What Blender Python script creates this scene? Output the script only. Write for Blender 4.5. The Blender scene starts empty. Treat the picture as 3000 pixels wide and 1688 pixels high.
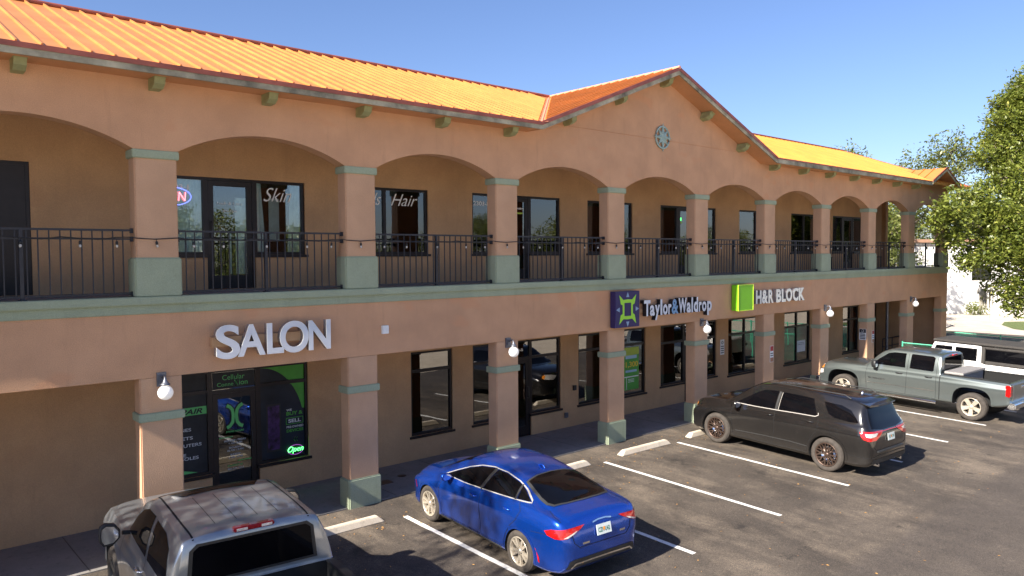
import bpy, bmesh, math, random
import numpy as np
from mathutils import Vector, Matrix
from mathutils.bvhtree import BVHTree
from mathutils.geometry import delaunay_2d_cdt

random.seed(7)
SC = bpy.context.scene
COL = SC.collection
rad = math.radians

# ------------------------------------------------------------------ camera
cam_d = bpy.data.cameras.new("camera"); cam = bpy.data.objects.new("camera", cam_d); COL.objects.link(cam)
CAM = Vector((-3.8344, -12.8271, 4.7854))
yaw, pitch, roll = .7219, -.0424, -.0059
_f = Vector((math.sin(yaw)*math.cos(pitch), math.cos(yaw)*math.cos(pitch), math.sin(pitch)))
_r = Vector((math.cos(yaw), -math.sin(yaw), 0)); _u = _r.cross(_f)
_c, _s = math.cos(roll), math.sin(roll)
_r2, _u2 = _r*_c + _u*_s, -_r*_s + _u*_c
cam.matrix_world = Matrix(((_r2.x, _u2.x, -_f.x, CAM.x), (_r2.y, _u2.y, -_f.y, CAM.y), (_r2.z, _u2.z, -_f.z, CAM.z), (0, 0, 0, 1)))
cam_d.sensor_width = 36; cam_d.lens = 26.994; cam_d.clip_start = .1; cam_d.clip_end = 3000
SC.camera = cam

# ------------------------------------------------------------------ world, sun, exposure
EL = 35.0
w = bpy.data.worlds.new("World"); SC.world = w; w.use_nodes = True
nt = w.node_tree; bg = nt.nodes['Background']
sky = nt.nodes.new('ShaderNodeTexSky'); sky.sky_type = 'NISHITA'; sky.sun_disc = False
sky.sun_elevation = rad(EL); sky.sun_rotation = rad(267); sky.altitude = 0
sky.air_density = 1.0; sky.dust_density = .7; sky.ozone_density = 3.5
tint = nt.nodes.new('ShaderNodeMix'); tint.data_type = 'RGBA'; tint.blend_type = 'MULTIPLY'; tint.inputs[0].default_value = 1
tint.inputs[7].default_value = (.69, .70, .84, 1)
nt.links.new(sky.outputs[0], tint.inputs[6]); nt.links.new(tint.outputs[2], bg.inputs[0]); bg.inputs[1].default_value = .08
sl = bpy.data.lights.new("sun", 'SUN'); sl.energy = 4.8; sl.angle = rad(.5); sl.color = (1, .93, .82)
so = bpy.data.objects.new("sun", sl); COL.objects.link(so)
SUN = Vector((-math.cos(rad(EL)), -.0455, math.sin(rad(EL)))).normalized()
so.rotation_euler = SUN.to_track_quat('Z', 'Y').to_euler(); so.location = (-20, -5, 20)
SC.view_settings.view_transform = 'Standard'; SC.view_settings.look = 'None'
SC.view_settings.exposure = 1.45; SC.view_settings.gamma = 1
SC.cycles.max_bounces = 8; SC.cycles.transparent_max_bounces = 16
SC.cycles.sample_clamp_indirect = 4

# ------------------------------------------------------------------ tagging
def tag(o, label=None, cat=None, group=None, kind=None):
    if label: o['label'] = label
    if cat: o['category'] = cat
    if group: o['group'] = group
    if kind: o['kind'] = kind
    return o
def empty(name, loc=(0, 0, 0), rz=0, label=None, cat=None, group=None):
    o = bpy.data.objects.new(name, None); COL.objects.link(o); o.location = loc; o.rotation_euler = (0, 0, rz)
    o.empty_display_size = .2
    return tag(o, label, cat, group)
def kids(o): return [c for c in bpy.data.objects if c.parent is o]
def copy_tree(o, parent=None):
    c = o.copy(); COL.objects.link(c); c.parent = parent
    for k in kids(o): copy_tree(k, c)
    return c

# ------------------------------------------------------------------ materials
def pm(name, col, rough=.6, metal=0., coat=0., var=.0, vscale=2., col2=None, bump=0., bscale=80., spec=.5, emit=None, estr=0., detail=3., island=0., ior=None):
    m = bpy.data.materials.new(name); m.use_nodes = True; N = m.node_tree.nodes; L = m.node_tree.links
    b = N['Principled BSDF']; b.inputs['Roughness'].default_value = rough; b.inputs['Metallic'].default_value = metal
    b.inputs['Coat Weight'].default_value = coat; b.inputs['Coat Roughness'].default_value = .04
    b.inputs['Specular IOR Level'].default_value = spec
    if ior: b.inputs['IOR'].default_value = ior
    b.inputs['Base Color'].default_value = (*col, 1)
    tc = N.new('ShaderNodeTexCoord')
    if var > 0 or col2:
        n = N.new('ShaderNodeTexNoise'); n.inputs['Scale'].default_value = vscale; n.inputs['Detail'].default_value = detail
        n.inputs['Roughness'].default_value = .6
        L.new(tc.outputs['Object'], n.inputs['Vector'])
        r = N.new('ShaderNodeValToRGB'); r.color_ramp.elements[0].position = .32; r.color_ramp.elements[1].position = .68
        c2 = col2 or tuple(min(1, c*(1+var)) for c in col); c1 = tuple(c*(1-var) for c in col)
        r.color_ramp.elements[0].color = (*c1, 1); r.color_ramp.elements[1].color = (*c2, 1)
        L.new(n.outputs['Fac'], r.inputs[0]); out = r.outputs[0]
        L.new(out, b.inputs['Base Color'])
    if bump > 0:
        n2 = N.new('ShaderNodeTexNoise'); n2.inputs['Scale'].default_value = bscale; n2.inputs['Detail'].default_value = 4
        L.new(tc.outputs['Object'], n2.inputs['Vector'])
        bp = N.new('ShaderNodeBump'); bp.inputs['Strength'].default_value = bump; bp.inputs['Distance'].default_value = .01
        L.new(n2.outputs['Fac'], bp.inputs['Height']); L.new(bp.outputs[0], b.inputs['Normal'])
    if emit:
        b.inputs['Emission Color'].default_value = (*emit, 1); b.inputs['Emission Strength'].default_value = estr
    return m

def ramp(N, L, src, stops):
    r = N.new('ShaderNodeValToRGB'); e = r.color_ramp.elements
    e[0].position, e[0].color = stops[0][0], (*stops[0][1], 1); e[1].position, e[1].color = stops[-1][0], (*stops[-1][1], 1)
    for p, c in stops[1:-1]:
        k = e.new(p); k.color = (*c, 1)
    L.new(src, r.inputs[0]); return r.outputs[0]
def mixc(N, L, fac, a, b, mode='MIX'):
    m = N.new('ShaderNodeMix'); m.data_type = 'RGBA'; m.blend_type = mode
    for s, v in ((m.inputs[0], fac), (m.inputs[6], a), (m.inputs[7], b)):
        if isinstance(v, (int, float)): s.default_value = v
        elif isinstance(v, tuple): s.default_value = (*v, 1)
        else: L.new(v, s)
    return m.outputs[2]

def stucco(name, col, patch, stain=.5, bump=.5):
    """painted rough stucco: fine grain bump, faint blotches, touched-up paint patches, run-off streaks"""
    m = bpy.data.materials.new(name); m.use_nodes = True; N = m.node_tree.nodes; L = m.node_tree.links; b = N['Principled BSDF']
    b.inputs['Roughness'].default_value = .88; b.inputs['Specular IOR Level'].default_value = .25
    tc = N.new('ShaderNodeTexCoord')
    def noise(s, d=3, sc=None, rgh=.55):
        n = N.new('ShaderNodeTexNoise'); n.inputs['Scale'].default_value = s; n.inputs['Detail'].default_value = d; n.inputs['Roughness'].default_value = rgh
        if sc:
            mp = N.new('ShaderNodeMapping'); mp.inputs['Scale'].default_value = sc; L.new(tc.outputs['Object'], mp.inputs[0]); L.new(mp.outputs[0], n.inputs['Vector'])
        else: L.new(tc.outputs['Object'], n.inputs['Vector'])
        return n.outputs['Fac']
    dk = tuple(c*.93 for c in col); lt = tuple(min(1, c*1.08) for c in col)
    base = ramp(N, L, noise(1.3, 4), [(.35, dk), (.65, lt)])
    pf = ramp(N, L, noise(.9, 2, (1, 1, 1.6)), [(.6, (0, 0, 0)), (.66, (.7, .7, .7))])
    c = mixc(N, L, pf, base, patch)
    st = ramp(N, L, noise(3.0, 5, (2.2, 2.2, .22), .7), [(.56, (0, 0, 0)), (.80, (stain, stain, stain))])
    c = mixc(N, L, st, c, tuple(v*.62 for v in col))
    gr = ramp(N, L, noise(75, 4, None, .75), [(.3, (.84, .84, .84)), (.7, (1.14, 1.14, 1.14))])
    c = mixc(N, L, 1.0, c, gr, 'MULTIPLY')
    L.new(c, b.inputs['Base Color'])
    bp = N.new('ShaderNodeBump'); bp.inputs['Strength'].default_value = bump; bp.inputs['Distance'].default_value = .012
    L.new(noise(55, 6, None, .65), bp.inputs['Height']); L.new(bp.outputs[0], b.inputs['Normal'])
    return m

def glass_mat(name, tint, ior=1.75, rough=.0):
    m = bpy.data.materials.new(name); m.use_nodes = True; N = m.node_tree.nodes; L = m.node_tree.links
    N.remove(N['Principled BSDF']); o = N['Material Output']
    t = N.new('ShaderNodeBsdfTransparent'); t.inputs[0].default_value = (*tint, 1)
    g = N.new('ShaderNodeBsdfGlossy'); g.inputs['Roughness'].default_value = rough; g.inputs[0].default_value = (1, 1, 1, 1)
    f = N.new('ShaderNodeFresnel'); f.inputs[0].default_value = ior
    tc = N.new('ShaderNodeTexCoord'); n = N.new('ShaderNodeTexNoise'); n.inputs['Scale'].default_value = .8; L.new(tc.outputs['Object'], n.inputs['Vector'])
    bp = N.new('ShaderNodeBump'); bp.inputs['Strength'].default_value = .05; bp.inputs['Distance'].default_value = .05
    L.new(n.outputs['Fac'], bp.inputs['Height']); L.new(bp.outputs[0], g.inputs['Normal'])
    x = N.new('ShaderNodeMixShader'); L.new(f.outputs[0], x.inputs[0]); L.new(t.outputs[0], x.inputs[1]); L.new(g.outputs[0], x.inputs[2])
    L.new(x.outputs[0], o.inputs['Surface']); return m

def asphalt_mat():
    m = bpy.data.materials.new('asphalt'); m.use_nodes = True; N = m.node_tree.nodes; L = m.node_tree.links; b = N['Principled BSDF']
    b.inputs['Roughness'].default_value = .85; b.inputs['Specular IOR Level'].default_value = .35
    tc = N.new('ShaderNodeTexCoord')
    def noise(s, d=3, sc=None, rgh=.55, off=0):
        n = N.new('ShaderNodeTexNoise'); n.inputs['Scale'].default_value = s; n.inputs['Detail'].default_value = d; n.inputs['Roughness'].default_value = rgh
        mp = N.new('ShaderNodeMapping'); mp.inputs['Scale'].default_value = sc or (1, 1, 1); mp.inputs['Location'].default_value = (off, off*.7, 0)
        L.new(tc.outputs['Object'], mp.inputs[0]); L.new(mp.outputs[0], n.inputs['Vector']); return n.outputs['Fac']
    base = ramp(N, L, noise(.55, 6, None, .62), [(.3, (.040, .033, .028)), (.55, (.070, .058, .048)), (.75, (.108, .089, .072))])
    dust = ramp(N, L, noise(.8, 7, (1.3, .6, 1), .72, 5), [(.47, (0, 0, 0)), (.70, (.8, .8, .8))])
    c = mixc(N, L, dust, base, (.175, .142, .110))
    # old tyre tracks / drag marks running along the lane
    tr = ramp(N, L, noise(1.1, 4, (.25, 2.2, 1), .6, 11), [(.55, (0, 0, 0)), (.75, (.35, .35, .35))])
    c = mixc(N, L, tr, c, (.034, .029, .027))
    # oil spots
    v = ramp(N, L, noise(1.6, 5, None, .65, 23), [(.63, (0, 0, 0)), (.72, (.75, .75, .75))])
    c = mixc(N, L, v, c, (.018, .016, .015))
    # oil drips under the engines, one patch per bay
    sp = N.new('ShaderNodeSeparateXYZ'); L.new(tc.outputs['Object'], sp.inputs[0])
    def mth(op, a, b=None, c_=None):
        n = N.new('ShaderNodeMath'); n.operation = op
        for i_, v_ in enumerate((a, b, c_)):
            if v_ is None: continue
            if isinstance(v_, (int, float)): n.inputs[i_].default_value = v_
            else: L.new(v_, n.inputs[i_])
        return n.outputs[0]
    bx = mth('DIVIDE', mth('WRAP', mth('SUBTRACT', sp.outputs['X'], 2.56), 1.376, -1.376), .42); by = mth('DIVIDE', mth('ADD', sp.outputs['Y'], 1.9), .62)
    dd_ = mth('ADD', mth('SQRT', mth('ADD', mth('MULTIPLY', bx, bx), mth('MULTIPLY', by, by))), mth('MULTIPLY', noise(4.5, 6, None, .75, 17), 2.2))
    oil = N.new('ShaderNodeMapRange'); oil.inputs['From Min'].default_value = 1.25; oil.inputs['From Max'].default_value = 1.75; oil.inputs['To Min'].default_value = .75; oil.inputs['To Max'].default_value = 0; L.new(dd_, oil.inputs['Value'])
    c = mixc(N, L, oil.outputs[0], c, (.020, .017, .016))
    # newer, darker paving beyond the seam that runs along the lane
    sx = N.new('ShaderNodeSeparateXYZ'); L.new(tc.outputs['Object'], sx.inputs[0])
    ad = N.new('ShaderNodeMath'); ad.operation = 'ADD'; L.new(sx.outputs['Y'], ad.inputs[0])
    nm = N.new('ShaderNodeMath'); nm.operation = 'MULTIPLY'; L.new(noise(.9, 5), nm.inputs[0]); nm.inputs[1].default_value = .5; L.new(nm.outputs[0], ad.inputs[1])
    sf = ramp(N, L, ad.outputs[0], [(0, (1, 1, 1)), (1, (0, 0, 0))])
    mr = N.new('ShaderNodeMapRange'); mr.inputs['From Min'].default_value = -7.15; mr.inputs['From Max'].default_value = -6.95
    mr.inputs['To Min'].default_value = .72; mr.inputs['To Max'].default_value = 0; L.new(ad.outputs[0], mr.inputs['Value'])
    c = mixc(N, L, mr.outputs[0], c, ramp(N, L, noise(1.1, 7, None, .7, 3), [(.35, (.050, .042, .037)), (.65, (.080, .067, .058))]))
    # aggregate
    ag = ramp(N, L, noise(95, 3, None, .75), [(.3, (.4, .4, .4)), (.5, (1, 1, 1)), (.68, (2.3, 2.2, 2.05))])
    c = mixc(N, L, 1.0, c, ag, 'MULTIPLY')
    ag2 = ramp(N, L, noise(24, 6, None, .85, 7), [(.33, (.68, .68, .68)), (.5, (1, 1, 1)), (.66, (1.38, 1.34, 1.28))])
    c = mixc(N, L, 1.0, c, ag2, 'MULTIPLY')
    # crack lines
    vo = N.new('ShaderNodeTexVoronoi'); vo.feature = 'DISTANCE_TO_EDGE'; vo.inputs['Scale'].default_value = .42
    mp = N.new('ShaderNodeMapping'); L.new(tc.outputs['Object'], mp.inputs[0])
    wn = N.new('ShaderNodeTexNoise'); wn.inputs['Scale'].default_value = 2.5; wn.inputs['Detail'].default_value = 5; L.new(tc.outputs['Object'], wn.inputs['Vector'])
    va = N.new('ShaderNodeVectorMath'); va.operation = 'ADD'; L.new(tc.outputs['Object'], va.inputs[0]); L.new(wn.outputs['Color'], va.inputs[1]); L.new(va.outputs[0], vo.inputs['Vector'])
    cr = ramp(N, L, vo.outputs['Distance'], [(0, (.55, .55, .55)), (.008, (0, 0, 0))])
    cm = N.new('ShaderNodeMath'); cm.operation = 'MULTIPLY'; L.new(cr, cm.inputs[0]); L.new(ramp(N, L, noise(.35, 2, None, .5, 31), [(.5, (0, 0, 0)), (.6, (1, 1, 1))]), cm.inputs[1])
    c = mixc(N, L, cm.outputs[0], c, (.11, .092, .076))
    L.new(c, b.inputs['Base Color'])
    bp = N.new('ShaderNodeBump'); bp.inputs['Strength'].default_value = .55; bp.inputs['Distance'].default_value = .01
    L.new(noise(45, 6, None, .8), bp.inputs['Height']); L.new(bp.outputs[0], b.inputs['Normal'])
    return m

def concrete_mat(name, a, b_, joint=None):
    m = bpy.data.materials.new(name); m.use_nodes = True; N = m.node_tree.nodes; L = m.node_tree.links; b = N['Principled BSDF']
    b.inputs['Roughness'].default_value = .9; tc = N.new('ShaderNodeTexCoord')
    def noise(s, d, o=0):
        n = N.new('ShaderNodeTexNoise'); n.inputs['Scale'].default_value = s; n.inputs['Detail'].default_value = d; n.inputs['Roughness'].default_value = .68
        mp = N.new('ShaderNodeMapping'); mp.inputs['Location'].default_value = (o, o, o); L.new(tc.outputs['Object'], mp.inputs[0]); L.new(mp.outputs[0], n.inputs['Vector']); return n.outputs['Fac']
    c = ramp(N, L, noise(.9, 6), [(.3, a), (.7, b_)])
    s = ramp(N, L, noise(6, 5, 9), [(.55, (0, 0, 0)), (.7, (.5, .5, .5))]); c = mixc(N, L, s, c, tuple(v*.55 for v in a))
    g = ramp(N, L, noise(90, 2), [(.3, (.85, .85, .85)), (.7, (1.12, 1.12, 1.12))]); c = mixc(N, L, 1., c, g, 'MULTIPLY')
    L.new(c, b.inputs['Base Color'])
    bp = N.new('ShaderNodeBump'); bp.inputs['Strength'].default_value = .3; bp.inputs['Distance'].default_value = .01
    L.new(noise(60, 4), bp.inputs['Height']); L.new(bp.outputs[0], b.inputs['Normal']); return m

def leaf_mat(name, c1, c2, c3):
    m = bpy.data.materials.new(name); m.use_nodes = True; N = m.node_tree.nodes; L = m.node_tree.links
    b = N['Principled BSDF']; b.inputs['Roughness'].default_value = .42; b.inputs['Specular IOR Level'].default_value = .5
    g = N.new('ShaderNodeNewGeometry'); c = ramp(N, L, g.outputs['Random Per Island'], [(.0, c1), (.55, c2), (.93, c2), (1, c3)])
    L.new(c, b.inputs['Base Color'])
    t = N.new('ShaderNodeBsdfTranslucent'); L.new(mixc(N, L, .5, c, (c2[0]*1.6, c2[1]*1.7, c2[2]*.6)), t.inputs[0])
    x = N.new('ShaderNodeMixShader'); x.inputs[0].default_value = .28; L.new(b.outputs[0], x.inputs[1]); L.new(t.outputs[0], x.inputs[2])
    L.new(x.outputs[0], N['Material Output'].inputs['Surface']); return m

def paint(name, col, metal=.55, rough=.32, dust=.6):
    """car paint: pigment under a clear coat with faint road dust"""
    m = bpy.data.materials.new(name); m.use_nodes = True; N = m.node_tree.nodes; L = m.node_tree.links; b = N['Principled BSDF']
    b.inputs['Metallic'].default_value = metal; b.inputs['Roughness'].default_value = rough
    b.inputs['Coat Weight'].default_value = 1; b.inputs['Coat Roughness'].default_value = .035
    tc = N.new('ShaderNodeTexCoord')
    n = N.new('ShaderNodeTexNoise'); n.inputs['Scale'].default_value = 900; n.inputs['Detail'].default_value = 1; L.new(tc.outputs['Object'], n.inputs['Vector'])
    c = ramp(N, L, n.outputs['Fac'], [(.3, tuple(v*.8 for v in col)), (.7, tuple(min(1, v*1.25) for v in col))])
    n2 = N.new('ShaderNodeTexNoise'); n2.inputs['Scale'].default_value = 7; n2.inputs['Detail'].default_value = 6; n2.inputs['Roughness'].default_value = .7; L.new(tc.outputs['Object'], n2.inputs['Vector'])
    d = ramp(N, L, n2.outputs['Fac'], [(.5, (0, 0, 0)), (.8, (.14, .14, .14))])
    sx = N.new('ShaderNodeSeparateXYZ'); L.new(tc.outputs['Object'], sx.inputs[0])
    mr = N.new('ShaderNodeMapRange'); mr.inputs['From Min'].default_value = .25; mr.inputs['From Max'].default_value = .6; mr.inputs['To Min'].default_value = .28; mr.inputs['To Max'].default_value = 0.02
    L.new(sx.outputs['Z'], mr.inputs['Value'])
    ad = N.new('ShaderNodeMath'); ad.operation = 'ADD'; L.new(d, ad.inputs[0]); L.new(mr.outputs[0], ad.inputs[1])
    mu = N.new('ShaderNodeMath'); mu.operation = 'MULTIPLY'; mu.inputs[1].default_value = dust; L.new(ad.outputs[0], mu.inputs[0])
    L.new(mixc(N, L, mu.outputs[0], c, (.22, .18, .14)), b.inputs['Base Color'])
    r2 = N.new('ShaderNodeMapRange'); r2.inputs['To Min'].default_value = .02; r2.inputs['To Max'].default_value = .12; L.new(n2.outputs['Fac'], r2.inputs['Value']); L.new(r2.outputs[0], b.inputs['Coat Roughness'])
    return m

M = {}
M['wall'] = stucco('peach_stucco', (.60, .345, .20), (.63, .33, .18), .4)
M['pier'] = stucco('pink_stucco', (.585, .36, .22), (.575, .35, .21), .2)
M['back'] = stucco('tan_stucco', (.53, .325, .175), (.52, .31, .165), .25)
M['soffit'] = stucco('soffit_paint', (.58, .29, .14), (.56, .28, .135), .2, .2)
M['green'] = stucco('sage_stucco', (.345, .395, .275), (.325, .375, .265), .35, .6)
M['greenp'] = pm('sage_paint', (.30, .31, .15), .7, var=.15, vscale=6, bump=.1)
M['fascia'] = pm('weathered_fascia', (.33, .30, .21), .8, var=.6, vscale=2.2, bump=.2, detail=6)
M['redtrim'] = pm('red_trim_metal', (.27, .075, .05), .45, .1, var=.25, vscale=3)
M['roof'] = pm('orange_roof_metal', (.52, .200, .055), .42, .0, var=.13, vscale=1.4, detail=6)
M['roof2'] = pm('roof_metal_gable_light_tint', (.52, .205, .048), .42, .0, var=.13, vscale=1.4, detail=6)  # same metal as the main roof, hue shifted to imitate light by viewing angle
M['roof3'] = pm('roof_metal_bright_light_tint', (.54, .215, .035), .45, .0, var=.12, vscale=1.2, detail=6)  # same metal again; yellower tint paints in the brighter light on this stretch
M['frame'] = pm('bronze_frame', (.018, .013, .014), .4, .3, var=.2, vscale=8)
M['rail'] = pm('black_rail_paint', (.018, .019, .028), .45, .1, var=.2, vscale=10)
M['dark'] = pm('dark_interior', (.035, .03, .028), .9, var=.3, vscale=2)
M['curtain'] = pm('pale_curtain', (.72, .82, .82), .9, var=.12, vscale=5)
M['blind'] = pm('grey_green_blind', (.50, .62, .60), .9, var=.1, vscale=8)
M['glass'] = glass_mat('window_glass', (.86, .92, .92), 2.1)
M['glassd'] = glass_mat('tinted_window_glass', (.25, .28, .27), 2.2)
M['white'] = pm('white_vinyl', (.8, .8, .78), .6, var=.06, vscale=10)
M['asphalt'] = asphalt_mat()
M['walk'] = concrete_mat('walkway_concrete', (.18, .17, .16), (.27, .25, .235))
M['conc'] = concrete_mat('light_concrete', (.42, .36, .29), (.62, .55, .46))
M['stop'] = concrete_mat('wheel_stop_concrete', (.55, .46, .35), (.74, .66, .54))
M['line'] = pm('road_marking_paint', (.82, .80, .76), .7, bump=.3)
def wear(m):
    N, L = m.node_tree.nodes, m.node_tree.links; tc = N.new('ShaderNodeTexCoord'); n = N.new('ShaderNodeTexNoise'); n.inputs['Scale'].default_value = 9; n.inputs['Detail'].default_value = 9; n.inputs['Roughness'].default_value = .8
    L.new(tc.outputs['Object'], n.inputs['Vector']); L.new(ramp(N, L, n.outputs['Fac'], [(.30, (.16, .14, .13)), (.40, (.62, .60, .56)), (.52, (.84, .82, .78)), (.7, (.74, .71, .66))]), N['Principled BSDF'].inputs['Base Color'])
wear(M['line'])
M['grass'] = pm('lawn_grass', (.10, .13, .03), .9, var=.4, vscale=6, bump=.8, bscale=60)
M['soil'] = pm('ground_soil', (.14, .13, .07), .95, var=.35, vscale=.5, bump=.5)
M['rubber'] = pm('tyre_rubber', (.052, .043, .036), .85, var=.22, vscale=14, bump=.3, bscale=60)
M['well'] = pm('wheel_well', (.008, .008, .008), .9, var=.1)
M['alloy'] = pm('silver_alloy', (.60, .53, .43), .32, .55, var=.12, vscale=12)
M['bronze'] = pm('dark_bronze_alloy', (.10, .065, .05), .4, .6, var=.2, vscale=12)
M['chrome'] = pm('chrome', (.8, .8, .8), .1, 1., var=.05, vscale=20)
M['bright'] = pm('bright_trim', (.48, .45, .41), .25, .35, var=.05, vscale=10)
M['blackp'] = pm('black_plastic', (.018, .018, .019), .5, var=.2, vscale=20)
M['trimgrey'] = pm('grey_trim', (.05, .05, .05), .35, .3, var=.1)
M['carglass'] = pm('car_glass', (.003, .003, .004), .015, var=.3, vscale=1.5, spec=.3, ior=1.45)
M['seam'] = pm('panel_gap', (.004, .004, .005), .8, var=.1)
M['redlamp'] = pm('red_lamp', (.42, .006, .006), .12, coat=1, var=.35, vscale=30, emit=(1, .02, .01), estr=.03)
M['clearlamp'] = pm('clear_lamp', (.65, .62, .6), .12, .2, coat=1, var=.3, vscale=30)
M['amber'] = pm('amber_lamp', (.85, .28, .03), .15, coat=1, var=.1)
M['globe'] = pm('lit_milk_glass', (.8, .78, .75), .25, coat=.6, var=.03, emit=(1, .93, .85), estr=.12)
M['lampmetal'] = pm('grey_lamp_metal', (.16, .17, .20), .4, .6, var=.2, vscale=14)
M['bark'] = pm('tree_bark', (.16, .13, .10), .95, var=.4, vscale=9, bump=1., bscale=25)
M['lv1'] = leaf_mat('oak_leaf', (.055, .08, .012), (.18, .21, .036), (.40, .37, .09))
M['lv2'] = leaf_mat('far_leaf', (.07, .095, .018), (.15, .17, .04), (.26, .22, .06))
M['lv3'] = leaf_mat('holly_leaf', (.05, .10, .015), (.12, .20, .03), (.25, .30, .05))
M['chainlink'] = pm('green_vinyl_wire', (.07, .42, .26), .45, var=.15, vscale=8)
M['brownroof'] = pm('brown_house_wall', (.30, .17, .11), .8, var=.2, vscale=2)
M['whitewall'] = pm('white_render', (.86, .84, .80), .8, var=.06, vscale=1.5, bump=.2)

# ------------------------------------------------------------------ mesh builder
class MB:
    def __init__(s): s.v = []; s.f = []; s.m = []; s.sm = []
    def add(s, vs, fs, mi=0, T=None, smooth=False):
        o = len(s.v)
        s.v += [tuple(T @ Vector(p)) if T is not None else tuple(p) for p in vs]
        for f in fs: s.f.append([i+o for i in f]); s.m.append(mi); s.sm.append(smooth)
        return s
    def box(s, x0, x1, y0, y1, z0, z1, mi=0, T=None):
        vs = [(x, y, z) for z in (z0, z1) for y in (y0, y1) for x in (x0, x1)]
        return s.add(vs, [(0, 2, 3, 1), (4, 5, 7, 6), (0, 1, 5, 4), (2, 6, 7, 3), (0, 4, 6, 2), (1, 3, 7, 5)], mi, T)
    def prism(s, poly, vec, mi=0, T=None, smooth=False):
        n = len(poly); vec = Vector(vec); a = [Vector(p) for p in poly]; b = [p+vec for p in a]
        fs = [list(range(n)), list(range(2*n-1, n-1, -1))] + [(i, i+n, (i+1) % n+n, (i+1) % n) for i in range(n)]
        return s.add(a+b, fs, mi, T)
    def tube(s, pts, r, n=8, mi=0, T=None, cap=True):
        pts = [Vector(p) for p in pts]; rs = r if isinstance(r, (list, tuple)) else [r]*len(pts); vs = []; fs = []
        up = Vector((0, 0, 1))
        for i, p in enumerate(pts):
            d = (pts[min(i+1, len(pts)-1)]-pts[max(i-1, 0)]).normalized()
            a = d.cross(up if abs(d.z) < .95 else Vector((1, 0, 0))).normalized(); b = d.cross(a)
            for k in range(n):
                t = 2*math.pi*k/n; vs.append(p+(a*math.cos(t)+b*math.sin(t))*rs[i])
        for i in range(len(pts)-1):
            for k in range(n): fs.append((i*n+k, i*n+(k+1) % n, (i+1)*n+(k+1) % n, (i+1)*n+k))
        s.add(vs, fs, mi, T, smooth=True)
        if cap: s.add([vs[k] for k in range(n)], [tuple(range(n))], mi, T); s.add([vs[-n+k] for k in range(n)], [tuple(range(n-1, -1, -1))], mi, T)
        return s
    def lathe(s, prof, n=24, mi=0, T=None, smooth=True, axis='z'):
        vs = []; fs = []
        for (r, h) in prof:
            for k in range(n):
                t = 2*math.pi*k/n; c, q = r*math.cos(t), r*math.sin(t)
                vs.append((c, q, h) if axis == 'z' else (h, c, q))
        for i in range(len(prof)-1):
            for k in range(n): fs.append((i*n+k, i*n+(k+1) % n, (i+1)*n+(k+1) % n, (i+1)*n+k))
        return s.add(vs, fs, mi, T, smooth)
    def build(s, name, mats, parent=None, bevel=0, loc=None, recalc=True):
        me = bpy.data.meshes.new(name); me.from_pydata(s.v, [], s.f)
        for m in (mats if isinstance(mats, (list, tuple)) else [mats]): me.materials.append(m)
        me.polygons.foreach_set('material_index', s.m); me.polygons.foreach_set('use_smooth', s.sm)
        if recalc:
            bm = bmesh.new(); bm.from_mesh(me); bmesh.ops.recalc_face_normals(bm, faces=bm.faces)
            if bevel:
                bmesh.ops.remove_doubles(bm, verts=bm.verts, dist=1e-5)
                es = [e for e in bm.edges if len(e.link_faces) == 2 and e.calc_face_angle(0) > .5]
                bmesh.ops.bevel(bm, geom=es, offset=bevel, segments=2, affect='EDGES', clamp_overlap=True)
            bm.to_mesh(me); bm.free()
        me.update(); o = bpy.data.objects.new(name, me); COL.objects.link(o)
        if parent: o.parent = parent
        if loc: o.location = loc
        return o
def struct(o): o['kind'] = 'structure'; return o

def text_geo(s, h=None, wd=None, depth=.0, bold=0., shear=0., space=1.):
    cu = bpy.data.curves.new('t', 'FONT'); cu.body = s; cu.size = 1; cu.extrude = depth; cu.offset = bold; cu.shear = shear; cu.space_character = space; cu.resolution_u = 6
    o = bpy.data.objects.new('t', cu); COL.objects.link(o); bpy.context.view_layer.update()
    me = bpy.data.meshes.new_from_object(o.evaluated_get(bpy.context.evaluated_depsgraph_get()))
    vs = np.array([v.co[:] for v in me.vertices]); fs = [tuple(p.vertices) for p in me.polygons]
    bpy.data.objects.remove(o); bpy.data.curves.remove(cu); bpy.data.meshes.remove(me)
    mn, mx = vs.min(0), vs.max(0); vs[:, 0] -= mn[0]; vs[:, 1] -= mn[1]; W, H = mx[0]-mn[0], mx[1]-mn[1]
    if h: sy = h/H
    else: sy = wd/W
    sx = wd/W if wd else sy
    vs[:, 0] *= sx; vs[:, 1] *= sy
    return vs, fs
def put_text(mb, s, x0, z0, y, h=None, wd=None, depth=0., bold=0., shear=0., mi=0, space=1.):
    """lettering on a plane facing -y"""
    vs, fs = text_geo(s, h, wd, depth, bold, shear, space)
    mb.add([(x0+p[0], y-p[2], z0+p[1]) for p in vs], fs, mi)

# ================================================================== GROUND
def gz(y): return .03*max(min(y, 0), -14)
def sheet(name, xs, ys, m, off=0., fn=None, sub=1):
    mb = MB(); vs = [(x, y, (fn or gz)(y)+off) for y in ys for x in xs]; nx = len(xs)
    mb.add(vs, [(j*nx+i, j*nx+i+1, (j+1)*nx+i+1, (j+1)*nx+i) for j in range(len(ys)-1) for i in range(nx-1)])
    return mb.build(name, m)
YS = [-700, -14, -7, 0, .05, 700]
g = struct(sheet('ground', [-600, 0, 40, 900], YS, M['soil'], -.03))
struct(sheet('parking_lot', [-45, -5, 20, 34.25], [-10.8, -10, -5, 0, .04], M['asphalt'], 0))
struct(sheet('street', [-60, 0, 60, 140], [-75, -30, -14, -10.8], concrete_mat('pale_bounce_concrete', (.56, .46, .34), (.70, .59, .45)), -.004))  # unseen pale street behind the camera, added to bounce light onto the facade
mb = MB(); mb.box(-8.4, 36, .03, 2.25, -.3, .018)
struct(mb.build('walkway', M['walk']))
mb = MB()
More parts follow.
